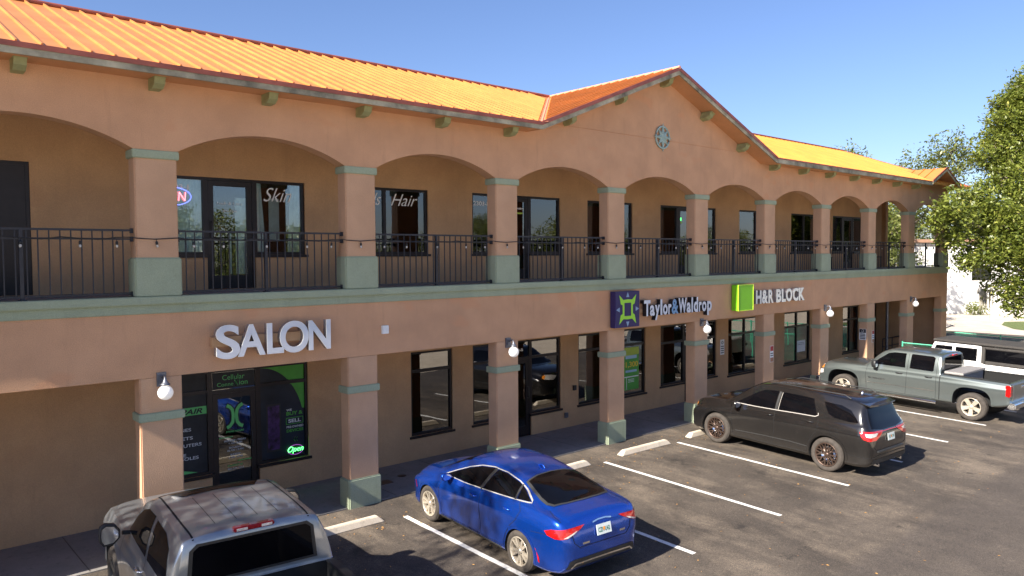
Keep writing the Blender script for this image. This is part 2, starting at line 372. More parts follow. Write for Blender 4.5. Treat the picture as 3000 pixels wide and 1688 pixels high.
for i in range(1, 24): mb.box(-8.4+i*1.83, -8.4+i*1.83+.012, .06, 2.02, .0185, .0205)
struct(mb.build('walkway_joints', M['frame']))
mb = MB(); mb.add([(34.4, -30, -.42), (47.5, -30, -.42), (47.5, 2.2, .002), (34.4, 2.2, .002)], [(0, 1, 2, 3)])
mb = MB(); ys = [-30, -14, 0, 30]
struct(sheet('side_lot', [34.25, 47.5], [-30, -14, 0, 30], M['asphalt'], -.006))
struct(sheet('concrete_drive', [47.5, 110], [-30, -14, 0, 60], M['conc'], -.010))
mb = MB(); mb.add([(49.2, -9, -.262), (54.5, -9, -.262), (57.5, 0, .006), (58.2, 3.4, .006), (56.6, 4.4, .006), (54.0, 3.8, .006), (51.4, 2.4, .006), (49.6, 0, .006)], [(0, 1, 2, 7), (2, 3, 4, 5, 6, 7)])
struct(mb.build('grass_verge', M['grass']))
# stall lines
nm = ['beside the silver pickup', 'under the front of the silver pickup', 'between the silver pickup and the blue sedan', 'just right of the blue sedan, mostly behind it', 'nearest full line right of the blue sedan', 'along the near side of the black SUV',
      'behind the black SUV, its far side', 'far line beyond the black SUV', 'beside the green-grey pickup wheels', 'under the green-grey pickup', 'beyond the white off-roader']
for k, x in enumerate([-4.3, -1.55, 1.18, 3.93, 6.67, 9.43, 12.22, 14.97, 17.85, 20.75, 23.5, 26.25]):
    mb = MB(); n = 24; vs = []
    rr = random.Random(k)
    for i in range(n+1):
        y = -.98-(5.42-.98)*i/n
        j = lambda: rr.uniform(-.004, .004)
        vs += [(x-.052+j(), y, gz(y)+.005), (x+.052+j(), y, gz(y)+.005)]
    mb.add(vs, [(2*i, 2*i+1, 2*i+3, 2*i+2) for i in range(n)])
    o = struct(mb.build('parking_line', M['line']))
    o['group'] = 'white stall lines painted on the lot'
# wheel stops
mb = MB(); prof = [(-.095, 0), (-.055, .115), (.055, .115), (.095, 0)]
mb.add([(-.92, y, z) for y, z in prof]+[(-.80, y, z) for y, z in prof]+[(.80, y, z) for y, z in prof]+[(.92, y, z) for y, z in prof][:],
       [(0, 1, 2, 3)], 0)
mb = MB(); pr = lambda x, s=1: [(x, y, z) for y, z in prof]
vs = [(-.93, -.095, 0), (-.93, .095, 0)] + pr(-.80) + pr(.80) + [(.93, -.095, 0), (.93, .095, 0)]
mb.add(vs, [(0, 2, 3), (0, 3, 4, 1), (1, 4, 5), (2, 6, 7, 3), (3, 7, 8, 4), (4, 8, 9, 5), (10, 7, 6), (10, 11, 8, 7), (11, 9, 8), (0, 1, 5, 9, 11, 10, 6, 2)])
st0 = mb.build('wheel_stop', M['stop'], bevel=.012)
stops = [(-.2, 'concrete wheel stop hidden in front of the silver pickup truck'), (2.58, 'concrete wheel stop half in shadow between silver pickup and blue sedan'),
         (8.10, 'short visible end of wheel stop just beyond the blue sedan roof'), (11.05, 'whole pale wheel stop in the empty stall left of the black SUV'),
         (13.75, 'pale wheel stop touching the front tyre of the black SUV'), (19.2, 'wheel stop hidden between black SUV and green-grey pickup'), (22.1, 'wheel stop in front of the green-grey pickup'), (24.9, 'wheel stop in front of the white off-roader')]
for i, (x, lb) in enumerate(stops):
    o = st0 if i == 0 else st0.copy()
    if i: COL.objects.link(o)
    o.location = (x, -.86, gz(-.86)+.001); o.rotation_euler = (rad(1.7), 0, rad(random.uniform(-1.2, 1.2)))
    tag(o, lb, 'wheel stop', 'concrete wheel stops at the stall heads')
# fallen leaves
mb = MB(); rr = random.Random(4)
for i in range(950):
    x, y = rr.uniform(-4, 30), -abs(rr.gauss(0, 4.5)) - .02
    if rr.random() < .35: x = rr.choice([2.6, 8, 11, 13.6, 20, 24])+rr.gauss(0, .9); y = -.98+rr.gauss(0, .35)
    if y > -.03: y = -.1
    if y < -14: continue
    a = rr.uniform(0, 6.28); l = rr.uniform(.012, .032); q = Vector((math.cos(a), math.sin(a), 0)); p = Vector((-q.y, q.x, 0)); c = Vector((x, y, gz(y)+.008))
    mb.add([c-q*l, c+p*l*.38+Vector((0, 0, .008)), c+q*l, c-p*l*.38+Vector((0, 0, .004))], [(0, 1, 2, 3)], rr.choice((0, 0, 1)))
tag(mb.build('fallen_leaves', [pm('dry_leaf', (.50, .27, .08), .8, var=.3, vscale=3), pm('brown_leaf', (.24, .12, .05), .8, var=.3, vscale=3)], recalc=False), 'small dry brown and yellow leaves scattered over the asphalt', 'leaves', kind='stuff')

# ================================================================== BUILDING
S, hw, dp = 3.66, .3208, .304
ZL, ZA, ZB, ZC, ZD, ZE, ZF = 2.885, 3.899, 4.0445, 4.172, 4.785, 6.336, 6.469
NS = list(range(-2, 10)); XL, XR = -2*S-hw, 9*S+hw
B = empty('commercial_building', (0, 0, 0), label='two-storey peach stucco shop building with arched balcony and orange metal roof', cat='building')

# columns
def colset(z0, z1, z2, z3, z4, upper):
    mb = MB(); mb.box(-hw, hw, 0, dp, z1-.02, z4+.01)
    sh = mb.build('column', M['pier'], B, bevel=.018)
    e = .0344; mb = MB(); mb.box(-hw-e, hw+e, -e, dp+e, z0, z1); mb.build('column_base', M['green'], sh, bevel=.022)
    e = .031; mb = MB(); mb.box(-hw-e, hw+e, -e, dp+e, z2, z3); mb.build('column_band', M['green'], sh, bevel=.012)
    return sh
for args in ((-.35, .551, 2.191, 2.327, ZL, False), (ZC-.01, ZD, ZE, ZF, ZF, True)):
    c0 = colset(*args)
    for i, n in enumerate(NS):
        c = c0 if i == 0 else copy_tree(c0, B)
        c.location.x = n*S
# ground-floor beam, ledge
mb = MB(); mb.box(XL, XR, 0, dp, ZL, ZA+.06); mb.build('wall', M['wall'], B)
mb = MB(); mb.box(XL-.03, XR+.03, -.03, dp, ZA, ZB+.01); mb.box(XL-.08, XR+.1, -.082, dp+.02, ZB, ZC)
mb.build('ledge', M['green'], B, bevel=.012)
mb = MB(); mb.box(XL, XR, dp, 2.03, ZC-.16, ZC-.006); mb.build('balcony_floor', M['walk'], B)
mb = MB(); mb.box(XL, 31.0, dp-.01, 2.03, ZL+.03, ZL+.12); mb.box(XL, 31.0, dp-.01, 2.03, 7.45, 7.5); mb.box(31.0, XR, dp-.01, 8.6, 7.45, 7.5); mb.box(31.0, XR, dp-.01, 8.6, ZL+.03, ZL+.12)
mb.build('ceiling', M['soffit'], B)
# arched upper wall
GX, GZ, SLP, EZ, OV = 12.82, 9.63, .391, 7.70, .55
def soff(x):
    z = 7.72
    zg = GZ-.10-SLP*abs(x-GX)
    z = max(z, zg) if 7.9 < x < 17.75 else z
    zs = 8.30-.41*abs(x-31.35)
    if 29.9 < x < 32.8: z = max(z, zs)
    return z
def arch(x):
    n = round(x/S-.5); c = (n+.5)*S; h = S/2-hw-.0; t = abs(x-c)
    if t >= h-1e-6: return ZF
    R = (h*h+.385**2)/(2*.385); return 6.855-R+math.sqrt(R*R-t*t)
xs = set([XL, XR, GX, 7.9, 17.75, 31.35])
for n in range(-2, 9):
    a, b = n*S+hw, (n+1)*S-hw
    for k in range(25): xs.add(a+(b-a)*k/24)
xs = sorted(xs); mb = MB()
for a, b in zip(xs[:-1], xs[1:]):
    if b-a < 1e-4: continue
    za, zb, ta, tb = arch(a), arch(b), soff(a), soff(b)
    if arch((a+b)/2) == ZF: za = zb = ZF
    mb.add([(a, 0, za), (b, 0, zb), (b, 0, tb), (a, 0, ta), (a, dp, za), (b, dp, zb), (b, dp, tb), (a, dp, ta)], [(0, 1, 2, 3), (5, 4, 7, 6), (0, 4, 5, 1)])
mb.add([(XR, 0, ZF), (XR, dp, ZF), (XR, dp, 7.72), (XR, 0, 7.72)], [(0, 1, 2, 3)]); mb.add([(XL, 0, ZF), (XL, dp, ZF), (XL, dp, 7.72), (XL, 0, 7.72)], [(0, 3, 2, 1)])
bmw = mb.build('wall', M['wall'], B, recalc=False)
# thin expansion line across the gable
mb = MB(); mb.tube([(7.9, -.004, 7.83), (12.4, -.004, 7.84), (18.2, -.004, 7.82)], .004, 4); mb.build('wire', M['soffit'], B)
# end and back walls
mb = MB(); mb.box(XL, XL+.25, dp, 8.6, 0, 7.7); mb.box(31.0-.01, 31.2, 2.2, 8.6, ZC, 7.5); mb.box(29.7, 30.76, 2.02, 2.2, 0, ZL+.05)
mb.box(XL, 31.0, 8.4, 8.6, 0, 7.7); mb.box(XR-.25, XR, dp+.002, 8.6, 0, ZL+.1); mb.box(XR-.25, XR, 2.6, 8.6, ZC, 7.2); mb.box(31.2, XR-.25, 8.4, 8.6, 0, 5.2)
mb.build('wall', M['back'], B)
mb = MB(); mb.box(30.76, XR, 5.2, 5.35, 0, ZL+.05); mb.box(31.0, XR, 2.0, 8.4, ZC-.2, ZC-.01); mb.build('passage_wall', M['soffit'], B)
# ceilings/floors inside rooms
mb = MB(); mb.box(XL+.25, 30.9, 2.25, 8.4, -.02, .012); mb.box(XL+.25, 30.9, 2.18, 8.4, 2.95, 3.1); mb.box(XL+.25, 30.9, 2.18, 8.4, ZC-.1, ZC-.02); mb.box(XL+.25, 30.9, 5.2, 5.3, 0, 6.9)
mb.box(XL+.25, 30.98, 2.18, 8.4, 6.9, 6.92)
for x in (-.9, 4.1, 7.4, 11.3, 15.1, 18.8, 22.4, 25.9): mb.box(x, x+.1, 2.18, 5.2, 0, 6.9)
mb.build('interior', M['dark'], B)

# back wall with openings
UP = [(-2.75, -1.38, ZC, 6.38), (.30, 1.50, 4.83, 6.31), (1.50, 2.45, ZC, 6.31), (2.45, 3.52, 4.83, 6.31), (4.55, 6.63, 4.83, 6.32), (7.95, 8.95, 4.83, 6.33), (8.95, 9.89, ZC, 6.33), (9.89, 11.0, 4.83, 6.33),
      (12.08, 14.04, 4.83, 6.32), (15.38, 16.3, 4.83, 6.32), (16.3, 17.25, ZC, 6.32), (17.25, 18.37, 4.83, 6.32), (19.78, 22.0, 4.83, 6.32), (23.3, 25.35, 4.83, 6.31), (26.62, 27.55, 4.83, 6.32), (27.55, 28.5, ZC, 6.32), (28.5, 29.45, 4.83, 6.32)]
LO = [(.30, 1.50, .60, 2.60), (1.50, 2.45, 0.018, 2.60), (2.45, 3.52, .60, 2.60), (6.10, 7.30, .58, 2.55), (7.93, 8.95, .58, 2.56), (8.95, 9.90, 0.018, 2.56), (9.90, 11.0, .58, 2.56), (11.70, 12.75, .58, 2.56), (13.45, 14.66, .58, 2.57),
      (15.40, 16.65, .66, 2.56), (16.65, 17.55, 0.018, 2.56), (17.55, 18.43, .68, 2.57), (19.14, 21.3, .60, 2.55), (22.88, 24.85, .60, 2.57), (27.60, 29.06, .62, 2.57)]
YB, TH = 2.02, .16
def holed(x0, x1, z0, z1, ops):
    mb = MB(); xs = sorted(set([x0, x1]+[o[0] for o in ops]+[o[1] for o in ops])); zs = sorted(set([z0, z1]+[o[2] for o in ops]+[o[3] for o in ops]))
    ins = lambda x, z: any(o[0] < x < o[1] and o[2] < z < o[3] for o in ops)
    for a, b in zip(xs[:-1], xs[1:]):
        for c, d in zip(zs[:-1], zs[1:]):
            if ins((a+b)/2, (c+d)/2): continue
            mb.add([(a, YB, c), (b, YB, c), (b, YB, d), (a, YB, d)], [(0, 1, 2, 3)])
            mb.add([(a, YB+TH, c), (b, YB+TH, c), (b, YB+TH, d), (a, YB+TH, d)], [(3, 2, 1, 0)])
            for (p, q, nx, nz) in (((a, c), (a, d), a-1e-3, (c+d)/2), ((b, d), (b, c), b+1e-3, (c+d)/2), ((b, c), (a, c), (a+b)/2, c-1e-3), ((a, d), (b, d), (a+b)/2, d+1e-3)):
                if ins(nx, nz): mb.add([(p[0], YB, p[1]), (q[0], YB, q[1]), (q[0], YB+TH, q[1]), (p[0], YB+TH, p[1])], [(0, 1, 2, 3)])
    return mb
holed(XL+.25, 31.2, ZC-.2, 7.5, UP).build('wall', M['back'], B, recalc=False)
holed(XL+.25, 30.76, -.05, ZL+.05, LO).build('wall', M['back'], B, recalc=False)

YF, YG = YB+.035, YB+.075
def bars(mb, a, b, c, d, fw, y0=YF, y1=YF+.07, mi=0):
    mb.box(a, a+fw, y0, y1, c, d, mi); mb.box(b-fw, b, y0, y1, c, d, mi)
    mb.box(a+fw, b-fw, y0+.002, y1-.002, c, c+fw, mi); mb.box(a+fw, b-fw, y0+.002, y1-.002, d-fw, d, mi)
def window(a, b, c, d, glass, transom=None, mull=None, sill=True, label=None):
    mb = MB(); mb.box(a+.01, b-.01, YG, YG+.008, c+.01, d-.01); w_ = mb.build('window', glass, B)
    f = MB(); bars(f, a, b, c, d, .055)
    if transom: f.box(a+.055, b-.055, YF+.003, YF+.066, transom-.035, transom+.035)
    for mx in (mull or ()): f.box(mx-.035, mx+.035, YF+.001, YF+.068, c+.055, d-.055)
    f.build('window_frame', M['frame'], w_)
    if sill: s = MB(); s.box(a-.05, b+.05, YB-.035, YF+.01, c-.055, c-.001); s.build('window_sill', M['frame'], w_)
    if label: w_['label'] = label
    return w_
def curtain(w_, a, b, c, d, m, y=2.145, amp=.015, top=None):
    mb = MB(); n = max(6, int((b-a)/.035)); vs = []
    ta, tb = top if top else (a, b)
    for i in range(n+1):
        t = i/n; yy = y+amp*math.sin(t*(b-a)*48)+.4*amp*math.sin(t*31+a)
        vs += [(a+(b-a)*t, yy, c), (ta+(tb-ta)*t, yy, d)]
    mb.add(vs, [(2*i, 2*i+2, 2*i+3, 2*i+1) for i in range(n)], smooth=True); return mb.build('curtain', m, w_, recalc=False)
def door(a, b, c, d, glass, transom=None, hx=None):
    top = transom or d
    f = MB(); f.box(a, a+.045, YF, YF+.07, c, d); f.box(b-.045, b, YF, YF+.07, c, d); f.box(a+.045, b-.045, YF+.002, YF+.068, d-.05, d)
    if transom: f.box(a+.045, b-.045, YF+.001, YF+.069, transom, transom+.07)
    df = f.build('door', M['frame'], B)
    top = (transom if transom else d-.05)
    l = MB(); bars(l, a+.05, b-.05, c+.01, top-.005, .10, YF+.008, YF+.055); l.box(a+.15, b-.15, YF+.01, YF+.053, c+.11, c+.26); l.build('door_leaf', M['frame'], df)
    gl = MB(); gl.box(a+.15, b-.15, YG-.012, YG-.004, c+.26, top-.105)
    if transom: gl.box(a+.045, b-.045, YG-.012, YG-.004, transom+.07, d-.05)
    gl.build('door_pane', glass, df)
    hx = hx or b-.14
    h = MB(); h.tube([(hx, YF+.01, c+1.0), (hx, YF-.05, c+1.0), (hx, YF-.05, c+1.3), (hx, YF+.01, c+1.3)], .012, 6); h.build('door_handle', M['trimgrey'], df)
    return df
# upper floor
mb = MB(); mb.box(-2.75, -1.38, YF, YF+.05, ZC+.01, 6.37); dd = mb.build('door', M['frame'], B); dd['label'] = 'solid black door at the far end of the balcony'
f = MB(); bars(f, -2.75, -1.38, ZC, 6.38, .06, YF-.012, YF+.02); f.build('door_frame', M['frame'], dd)
wJ1 = window(.30, 1.50, 4.83, 6.31, M['glass']); curtain(wJ1, .95, 1.45, 4.85, 6.28, M['curtain'], amp=.02)
dJ = door(1.50, 2.45, ZC, 6.31, M['glass'], None, 1.60); 
wJ2 = window(2.45, 3.52, 4.83, 6.31, M['glass']); curtain(wJ2, 2.5, 2.72, 4.85, 6.28, M['curtain'], top=(2.5, 2.62)); curtain(wJ2, 3.18, 3.46, 4.85, 6.28, M['curtain'], top=(3.26, 3.46))
mb = MB(); mb.box(2.86, 3.08, 2.3, 2.32, 5.1, 5.98); mb.build('mirror', M['curtain'], wJ2)
for a, b in ((1.62, 1.68), (1.96, 2.02), (2.1, 2.33)): curtain(wJ1 if 0 else dJ, a, b, 4.45, 5.95 if b-a > .1 else 5.25, M['curtain'], y=2.15, amp=.012)
wH = window(4.55, 6.63, 4.83, 6.32, M['glass'], mull=(5.47,)); curtain(wH, 4.9, 5.42, 4.85, 6.3, M['curtain'], amp=.02)
w23 = window(7.95, 8.95, 4.83, 6.33, M['glass']); curtain(w23, 8.0, 8.2, 4.85, 6.3, M['blind'], amp=.004)
dT = door(8.95, 9.89, ZC, 6.33, M['glassd'], None, 9.80)
wT = window(9.89, 11.0, 4.83, 6.33, M['glass']); curtain(wT, 9.95, 10.72, 4.85, 6.3, M['blind'], amp=.005); curtain(wT, 10.82, 10.93, 4.85, 6.3, M['blind'], amp=.005)
w4 = window(12.08, 14.04, 4.83, 6.32, M['glass'], mull=(13.1,)); curtain(w4, 12.12, 13.4, 4.85, 6.3, M['blind'], amp=.005); curtain(w4, 13.6, 13.85, 4.85, 6.3, M['blind'], amp=.005)
w6 = window(15.38, 16.3, 4.83, 6.32, M['glass']); curtain(w6, 15.42, 16.2, 4.85, 6.3, M['blind'], amp=.005)
d6 = door(16.3, 17.25, ZC, 6.32, M['glassd'])
w7 = window(17.25, 18.37, 4.83, 6.32, M['glass']); curtain(w7, 17.3, 18.2, 4.85, 6.3, M['blind'], amp=.005)
w8 = window(19.78, 22.0, 4.83, 6.32, M['glass'], mull=(20.9,)); curtain(w8, 19.85, 21.3, 4.85, 6.3, M['blind'], amp=.005)
w9 = window(23.3, 25.35, 4.83, 6.31, M['glass'], mull=(24.35,)); curtain(w9, 23.35, 24.2, 4.85, 6.3, M['blind'], amp=.005)
w10 = window(26.62, 27.55, 4.83, 6.32, M['glass']); curtain(w10, 26.66, 27.3, 4.85, 6.3, M['blind'], amp=.005)
door(27.55, 28.5, ZC, 6.32, M['glass']); window(28.5, 29.45, 4.83, 6.32, M['glass'])
# ground floor
GDK = M['glassd']
s1 = window(.30, 1.50, .60, 2.60, GDK, 2.20); s2 = window(2.45, 3.52, .60, 2.60, GDK, 2.20); dS = door(1.50, 2.45, .018, 2.60, GDK, 2.13, 2.30)
window(6.10, 7.30, .58, 2.55, GDK, 2.09); window(7.93, 8.95, .58, 2.56, GDK, 2.09); dB = door(8.95, 9.90, .018, 2.56, GDK, 2.05, 9.80); window(9.90, 11.0, .58, 2.56, GDK, 2.09)
window(11.70, 12.75, .58, 2.56, GDK, 2.09); wG = window(13.45, 14.66, .58, 2.57, GDK, 2.09)
window(15.40, 16.65, .66, 2.56, GDK, 2.0); dC = door(16.65, 17.55, .018, 2.56, GDK, 2.05); window(17.55, 18.43, .68, 2.57, GDK, 2.0)
window(19.14, 21.3, .60, 2.55, GDK, 2.0, (20.22,)); wI = window(22.88, 24.85, .60, 2.57, GDK, 2.0, (23.87,)); window(27.60, 29.06, .62, 2.57, GDK, 2.0, (28.33,))

# window graphics on the phone shop (vinyl stuck on the glass)
YV = YG-.006
gfx = {'grey': pm('dark_vinyl_film', (.030, .032, .036), .5, var=.25, vscale=3, spec=.25), 'grn': pm('green_vinyl', (.07, .34, .04), .5, var=.1, vscale=4), 'navy': pm('navy_vinyl', (.012, .018, .03), .35, var=.4, vscale=2, spec=.35),
       'mint': pm('mint_vinyl', (.12, .55, .16), .5, var=.05), 'lgt': pm('light_grey_vinyl', (.62, .64, .66), .5, var=.05), 'purple': pm('violet_print', (.05, .02, .09), .3, var=.9, vscale=9, coat=.5), 'neong': pm('neon_green', (.1, .9, .2), .5, var=.02, emit=(.08, 1, .15), estr=2.2), 'neonp': pm('neon_violet', (.5, .1, .6), .5, var=.02, emit=(.7, .12, .9), estr=.25),
       'neonr': pm('neon_red', (.9, .2, .25), .5, var=.02, emit=(1, .18, .22), estr=1.6), 'neonb': pm('neon_blue', (.2, .25, .9), .5, var=.02, emit=(.15, .2, 1), estr=1.6), 'ylw': pm('yellow_print', (.78, .55, .03), .5, var=.05), 'lblue': pm('pale_blue_print', (.35, .55, .70), .5, var=.05), 'yg': pm('lime_print', (.38, .50, .05), .5, var=.1)}
def vinyl(parent, mats, fn, name='lettering'):
    mb = MB(); fn(mb); return mb.build(name, mats, parent, recalc=False)
def quadz(mb, a, b, c, d, y, mi=0): mb.add([(a, y, c), (b, y, c), (b, y, d), (a, y, d)], [(0, 1, 2, 3)], mi)
def fn(mb):
    quadz(mb, .36, 1.44, .66, 2.16, YV, 0); quadz(mb, .36, 1.44, 2.24, 2.54, YV, 0)
    quadz(mb, .36, 1.44, 1.78, 1.93, YV-.003, 1); put_text(mb, 'REPAIR', .72, 1.80, YV-.005, h=.10, wd=.64, bold=.03, shear=.3, mi=0)
    for t, z, x1 in (('PHONES', 1.48, 1.14), ('TABLETS', 1.32, 1.17), ('COMPUTERS', 1.18, 1.33), ('GAME', 1.0, 1.04), ('CONSOLES', .93, 1.27)): put_text(mb, t, x1-.075*len(t), z, YV-.004, h=.062, wd=.075*len(t), bold=.015, mi=2)
    mb.add([(.9, YV-.004, .67), (1.25, YV-.004, .67), (.9, YV-.004, .76)], [(0, 1, 2)], 1)
vinyl(s1, [gfx['grey'], gfx['mint'], gfx['lgt']], fn, 'window_graphic')
def fn(mb):
    quadz(mb, 1.56, 2.39, 2.215, 2.54, YV-.012, 0)
    put_text(mb, 'Cellular', 1.75, 2.385, YV-.015, h=.10, wd=.44, mi=1, bold=-.004); put_text(mb, 'Conne', 1.645, 2.265, YV-.015, h=.075, wd=.32, mi=1); put_text(mb, 'ion', 2.08, 2.265, YV-.015, h=.095, wd=.17, mi=1)
    for s in (-1, 1): mb.tube([(2.02+s*.035, YV-.016, 2.37), (2.02+s*.012, YV-.016, 2.34), (2.02+s*.012, YV-.016, 2.30), (2.02+s*.035, YV-.016, 2.255)], .007, 4, 1)
vinyl(dS, [gfx['grey'], gfx['mint']], fn, 'transom_graphic')
def fn(mb):
    for s in (-1, 1):
        for (r0, mi, yy) in ((.052, 0, YV-.016), (.032, 1, YV-.02)):
            pts = [(s*(.195), .20+.02), (s*.12, .19), (s*.055, .12), (s*.035, 0), (s*.055, -.12), (s*.12, -.19), (s*.195, -.22)]
            L_, R_ = [], []
            for i, p in enumerate(pts):
                q, r_ = pts[max(i-1, 0)], pts[min(i+1, len(pts)-1)]; t = Vector((r_[0]-q[0], r_[1]-q[1])).normalized(); n_ = Vector((-t.y, t.x))*r0
                L_.append((1.98+p[0]*.82+n_.x, yy, 1.66+p[1]+n_.y)); R_.append((1.98+p[0]*.82-n_.x, yy, 1.66+p[1]-n_.y))
            k = len(pts); mb.add(L_+R_, [(i, i+1, k+i+1, k+i) for i in range(k-1)], mi)
    y = YV-.016
    put_text(mb, 'STORE HOURS', 1.80, 1.34, y, h=.035, wd=.36, mi=1, bold=.02, shear=.2); quadz(mb, 1.66, 1.93, 1.245, 1.26, y, 1)
    for t, z, wd in (('MONDAY - FRIDAY', 1.16, .44), ('9 AM - 6 PM', 1.105, .27), ('SATURDAY', 1.02, .25), ('10 AM - 4 PM', .965, .32), ('SUNDAY', .88, .20), ('2 AM - 6 PM', .825, .28)): put_text(mb, t, 1.98-wd/2, z, y, h=.036, wd=wd, mi=2, bold=.02)
    quadz(mb, 2.02, 2.30, .755, .77, y, 1); put_text(mb, 'CONTACT US', 1.82, .665, y, h=.034, wd=.30, mi=1, bold=.02); put_text(mb, '904-274-2555', 1.82, .60, y, h=.034, wd=.32, mi=2)
vinyl(dS, [gfx['grey'], gfx['mint'], gfx['lgt']], fn, 'door_graphic')
def fn(mb):
    quadz(mb, 2.51, 3.46, .66, 2.16, YV, 0); quadz(mb, 2.51, 3.46, 2.24, 2.54, YV, 0)
    # green swoosh in the top right corner
    arc = [(2.51+.95*math.sin(t*math.pi/2), 1.2+1.34*math.cos(t*math.pi/2)) for t in [i/24 for i in range(25)]]
    for (z0, z1) in ((1.62, 2.16), (2.24, 2.54)):
        for p, q in zip(arc[:-1], arc[1:]):
            a0, a1 = min(max(p[1], z0), z1), min(max(q[1], z0), z1)
            mb.add([(p[0], YV-.003, a0), (q[0], YV-.003, a1), (q[0], YV-.003, z1), (p[0], YV-.003, z1)], [(0, 1, 2, 3)], 1)
    quadz(mb, 2.63, 2.94, .80, 1.78, YV-.003, 3)
    quadz(mb, 2.66, 2.91, .84, 1.74, YV-.005, 4)
    y = YV-.005
    put_text(mb, 'WE', 3.06, 1.59, y, h=.045, wd=.12, mi=2, bold=.02); put_text(mb, 'BUY &', 3.06, 1.50, y, h=.075, wd=.36, mi=1, bold=.03)
    for (a, b, c, d) in ((3.05, 3.43, 1.44, 1.452), (3.05, 3.43, 1.312, 1.324), (3.05, 3.062, 1.324, 1.44), (3.418, 3.43, 1.324, 1.44)): quadz(mb, a, b, c, d, y, 1)
    put_text(mb, 'SELL', 3.10, 1.345, y, h=.075, wd=.28, mi=2, bold=.03); put_text(mb, 'PRE-OWNED', 3.06, 1.235, y, h=.045, wd=.37, mi=2, bold=.02); put_text(mb, 'DEVICES', 3.06, 1.15, y, h=.06, wd=.37, mi=1, bold=.03)
    for k in (0, .05): mb.tube([(3.25+k, y-.002, 1.03), (3.21+k, y-.002, .985), (3.25+k, y-.002, .94)], .006, 4, 1)
vinyl(s2, [gfx['navy'], gfx['grn'], gfx['lgt'], gfx['blackk'] if 'blackk' in gfx else M['blackp'], gfx['purple']], fn, 'window_graphic')
# neon open sign, green script
def neon(name, text, x0, z0, wd, h, y, mt, mo, label, oval, shear=.35):
    mb = MB(); put_text(mb, text, x0, z0, y, h=h, wd=wd, bold=-.022, shear=shear, mi=0, depth=.01)
    cx, cz = x0+wd/2, z0+h/2; pts = [(cx+oval[0]*math.cos(t), y+.01, cz+oval[1]*math.sin(t)) for t in [i*2*math.pi/28 for i in range(29)]]
    mb.tube(pts, .0045, 5, 1, cap=False)
    o = mb.build(name, [mt, mo]); return tag(o, label, 'neon sign')
neon('neon_sign', 'Open', 3.07, .70, .34, .14, YV-.03, gfx['neong'], gfx['neonp'], 'small green script Open neon sign low in the phone shop window', (.17, .10))
neon('neon_sign', 'OPEN', .62, 5.84, .52, .17, YG-.03, gfx['neonr'], gfx['neonb'], 'red OPEN neon sign in a blue oval behind the upstairs column', (.36, .17), .1)
# upper window lettering
ser = M['white']
vinyl(wJ1, [ser], lambda mb: put_text(mb, '2303-J', .74, 6.05, YV, h=.105, wd=.46, bold=.01))
vinyl(wJ2, [ser], lambda mb: put_text(mb, 'Skin', 2.66, 5.90, YV, h=.28, wd=.60, bold=-.005, shear=.45))
vinyl(wH, [ser], lambda mb: (put_text(mb, 'Hair', 5.66, 5.93, YV, h=.27, wd=.72, bold=-.005, shear=.45), put_text(mb, 'Nails', 4.70, 5.93, YV, h=.27, wd=.70, bold=-.005, shear=.45)))
vinyl(dJ, [ser], lambda mb: (put_text(mb, 'Lush & Lace', 1.72, 5.80, YV-.012, h=.055, wd=.5, bold=-.01, shear=.1), put_text(mb, '891-1238', 1.84, 5.66, YV-.012, h=.045, wd=.27)))
vinyl(w23, [ser], lambda mb: put_text(mb, '2303-K', 8.04, 6.03, YV, h=.105, wd=.55, bold=.01))
vinyl(dT, [ser, gfx['yg']], lambda mb: (put_text(mb, 'Taylor & Waldrop', 9.15, 5.96, YV-.012, h=.07, wd=.56, bold=.02), quadz(mb, 9.2, 9.68, 5.86, 5.90, YV-.012, 1)))
vinyl(d6, [gfx['neong'], gfx['yg']], lambda mb: (put_text(mb, 'H', 16.42, 5.86, YV-.012, h=.10, wd=.09, bold=.02), quadz(mb, 16.38, 16.56, 5.78, 5.82, YV-.012, 1)))
vinyl(dB, [ser], lambda mb: put_text(mb, '2303-B', 9.26, 2.27, YV-.012, h=.075, wd=.40, bold=.01))
vinyl(dC, [ser], lambda mb: put_text(mb, '2303-C', 16.75, 2.27, YV-.012, h=.13, wd=.62, bold=.01))
vinyl(wI, [ser, M['frame']], lambda mb: (quadz(mb, 23.95, 24.6, .98, 1.42, YV, 0), [quadz(mb, 24.0, 24.5, z, z+.012, YV-.002, 1) for z in (1.32, 1.26)]), 'notice')
def fn(mb):
    quadz(mb, 13.52, 14.42, .72, 2.0, YV, 0); mb.add([(13.52, YV-.003, 1.72), (14.42, YV-.003, 1.78), (14.42, YV-.003, 2.0), (13.52, YV-.003, 2.0)], [(0, 1, 2, 3)], 3)
    put_text(mb, '$1,300', 13.62, 1.38, YV-.004, h=.19, wd=.76, mi=1, bold=.02); quadz(mb, 13.8, 14.32, 1.66, 1.76, YV-.004, 2); quadz(mb, 13.8, 14.32, 1.25, 1.32, YV-.004, 2)
    quadz(mb, 13.55, 14.4, 1.10, 1.13, YV-.004, 4); quadz(mb, 13.84, 13.86, .74, 1.1, YV-.004, 4)
    for z in (1.03, .99, .95): quadz(mb, 13.92, 14.2, z, z+.015, YV-.004, 4)
vinyl(wG, [gfx['grn'], gfx['ylw'], gfx['lblue'], gfx['yg'], ser], fn, 'window_poster')

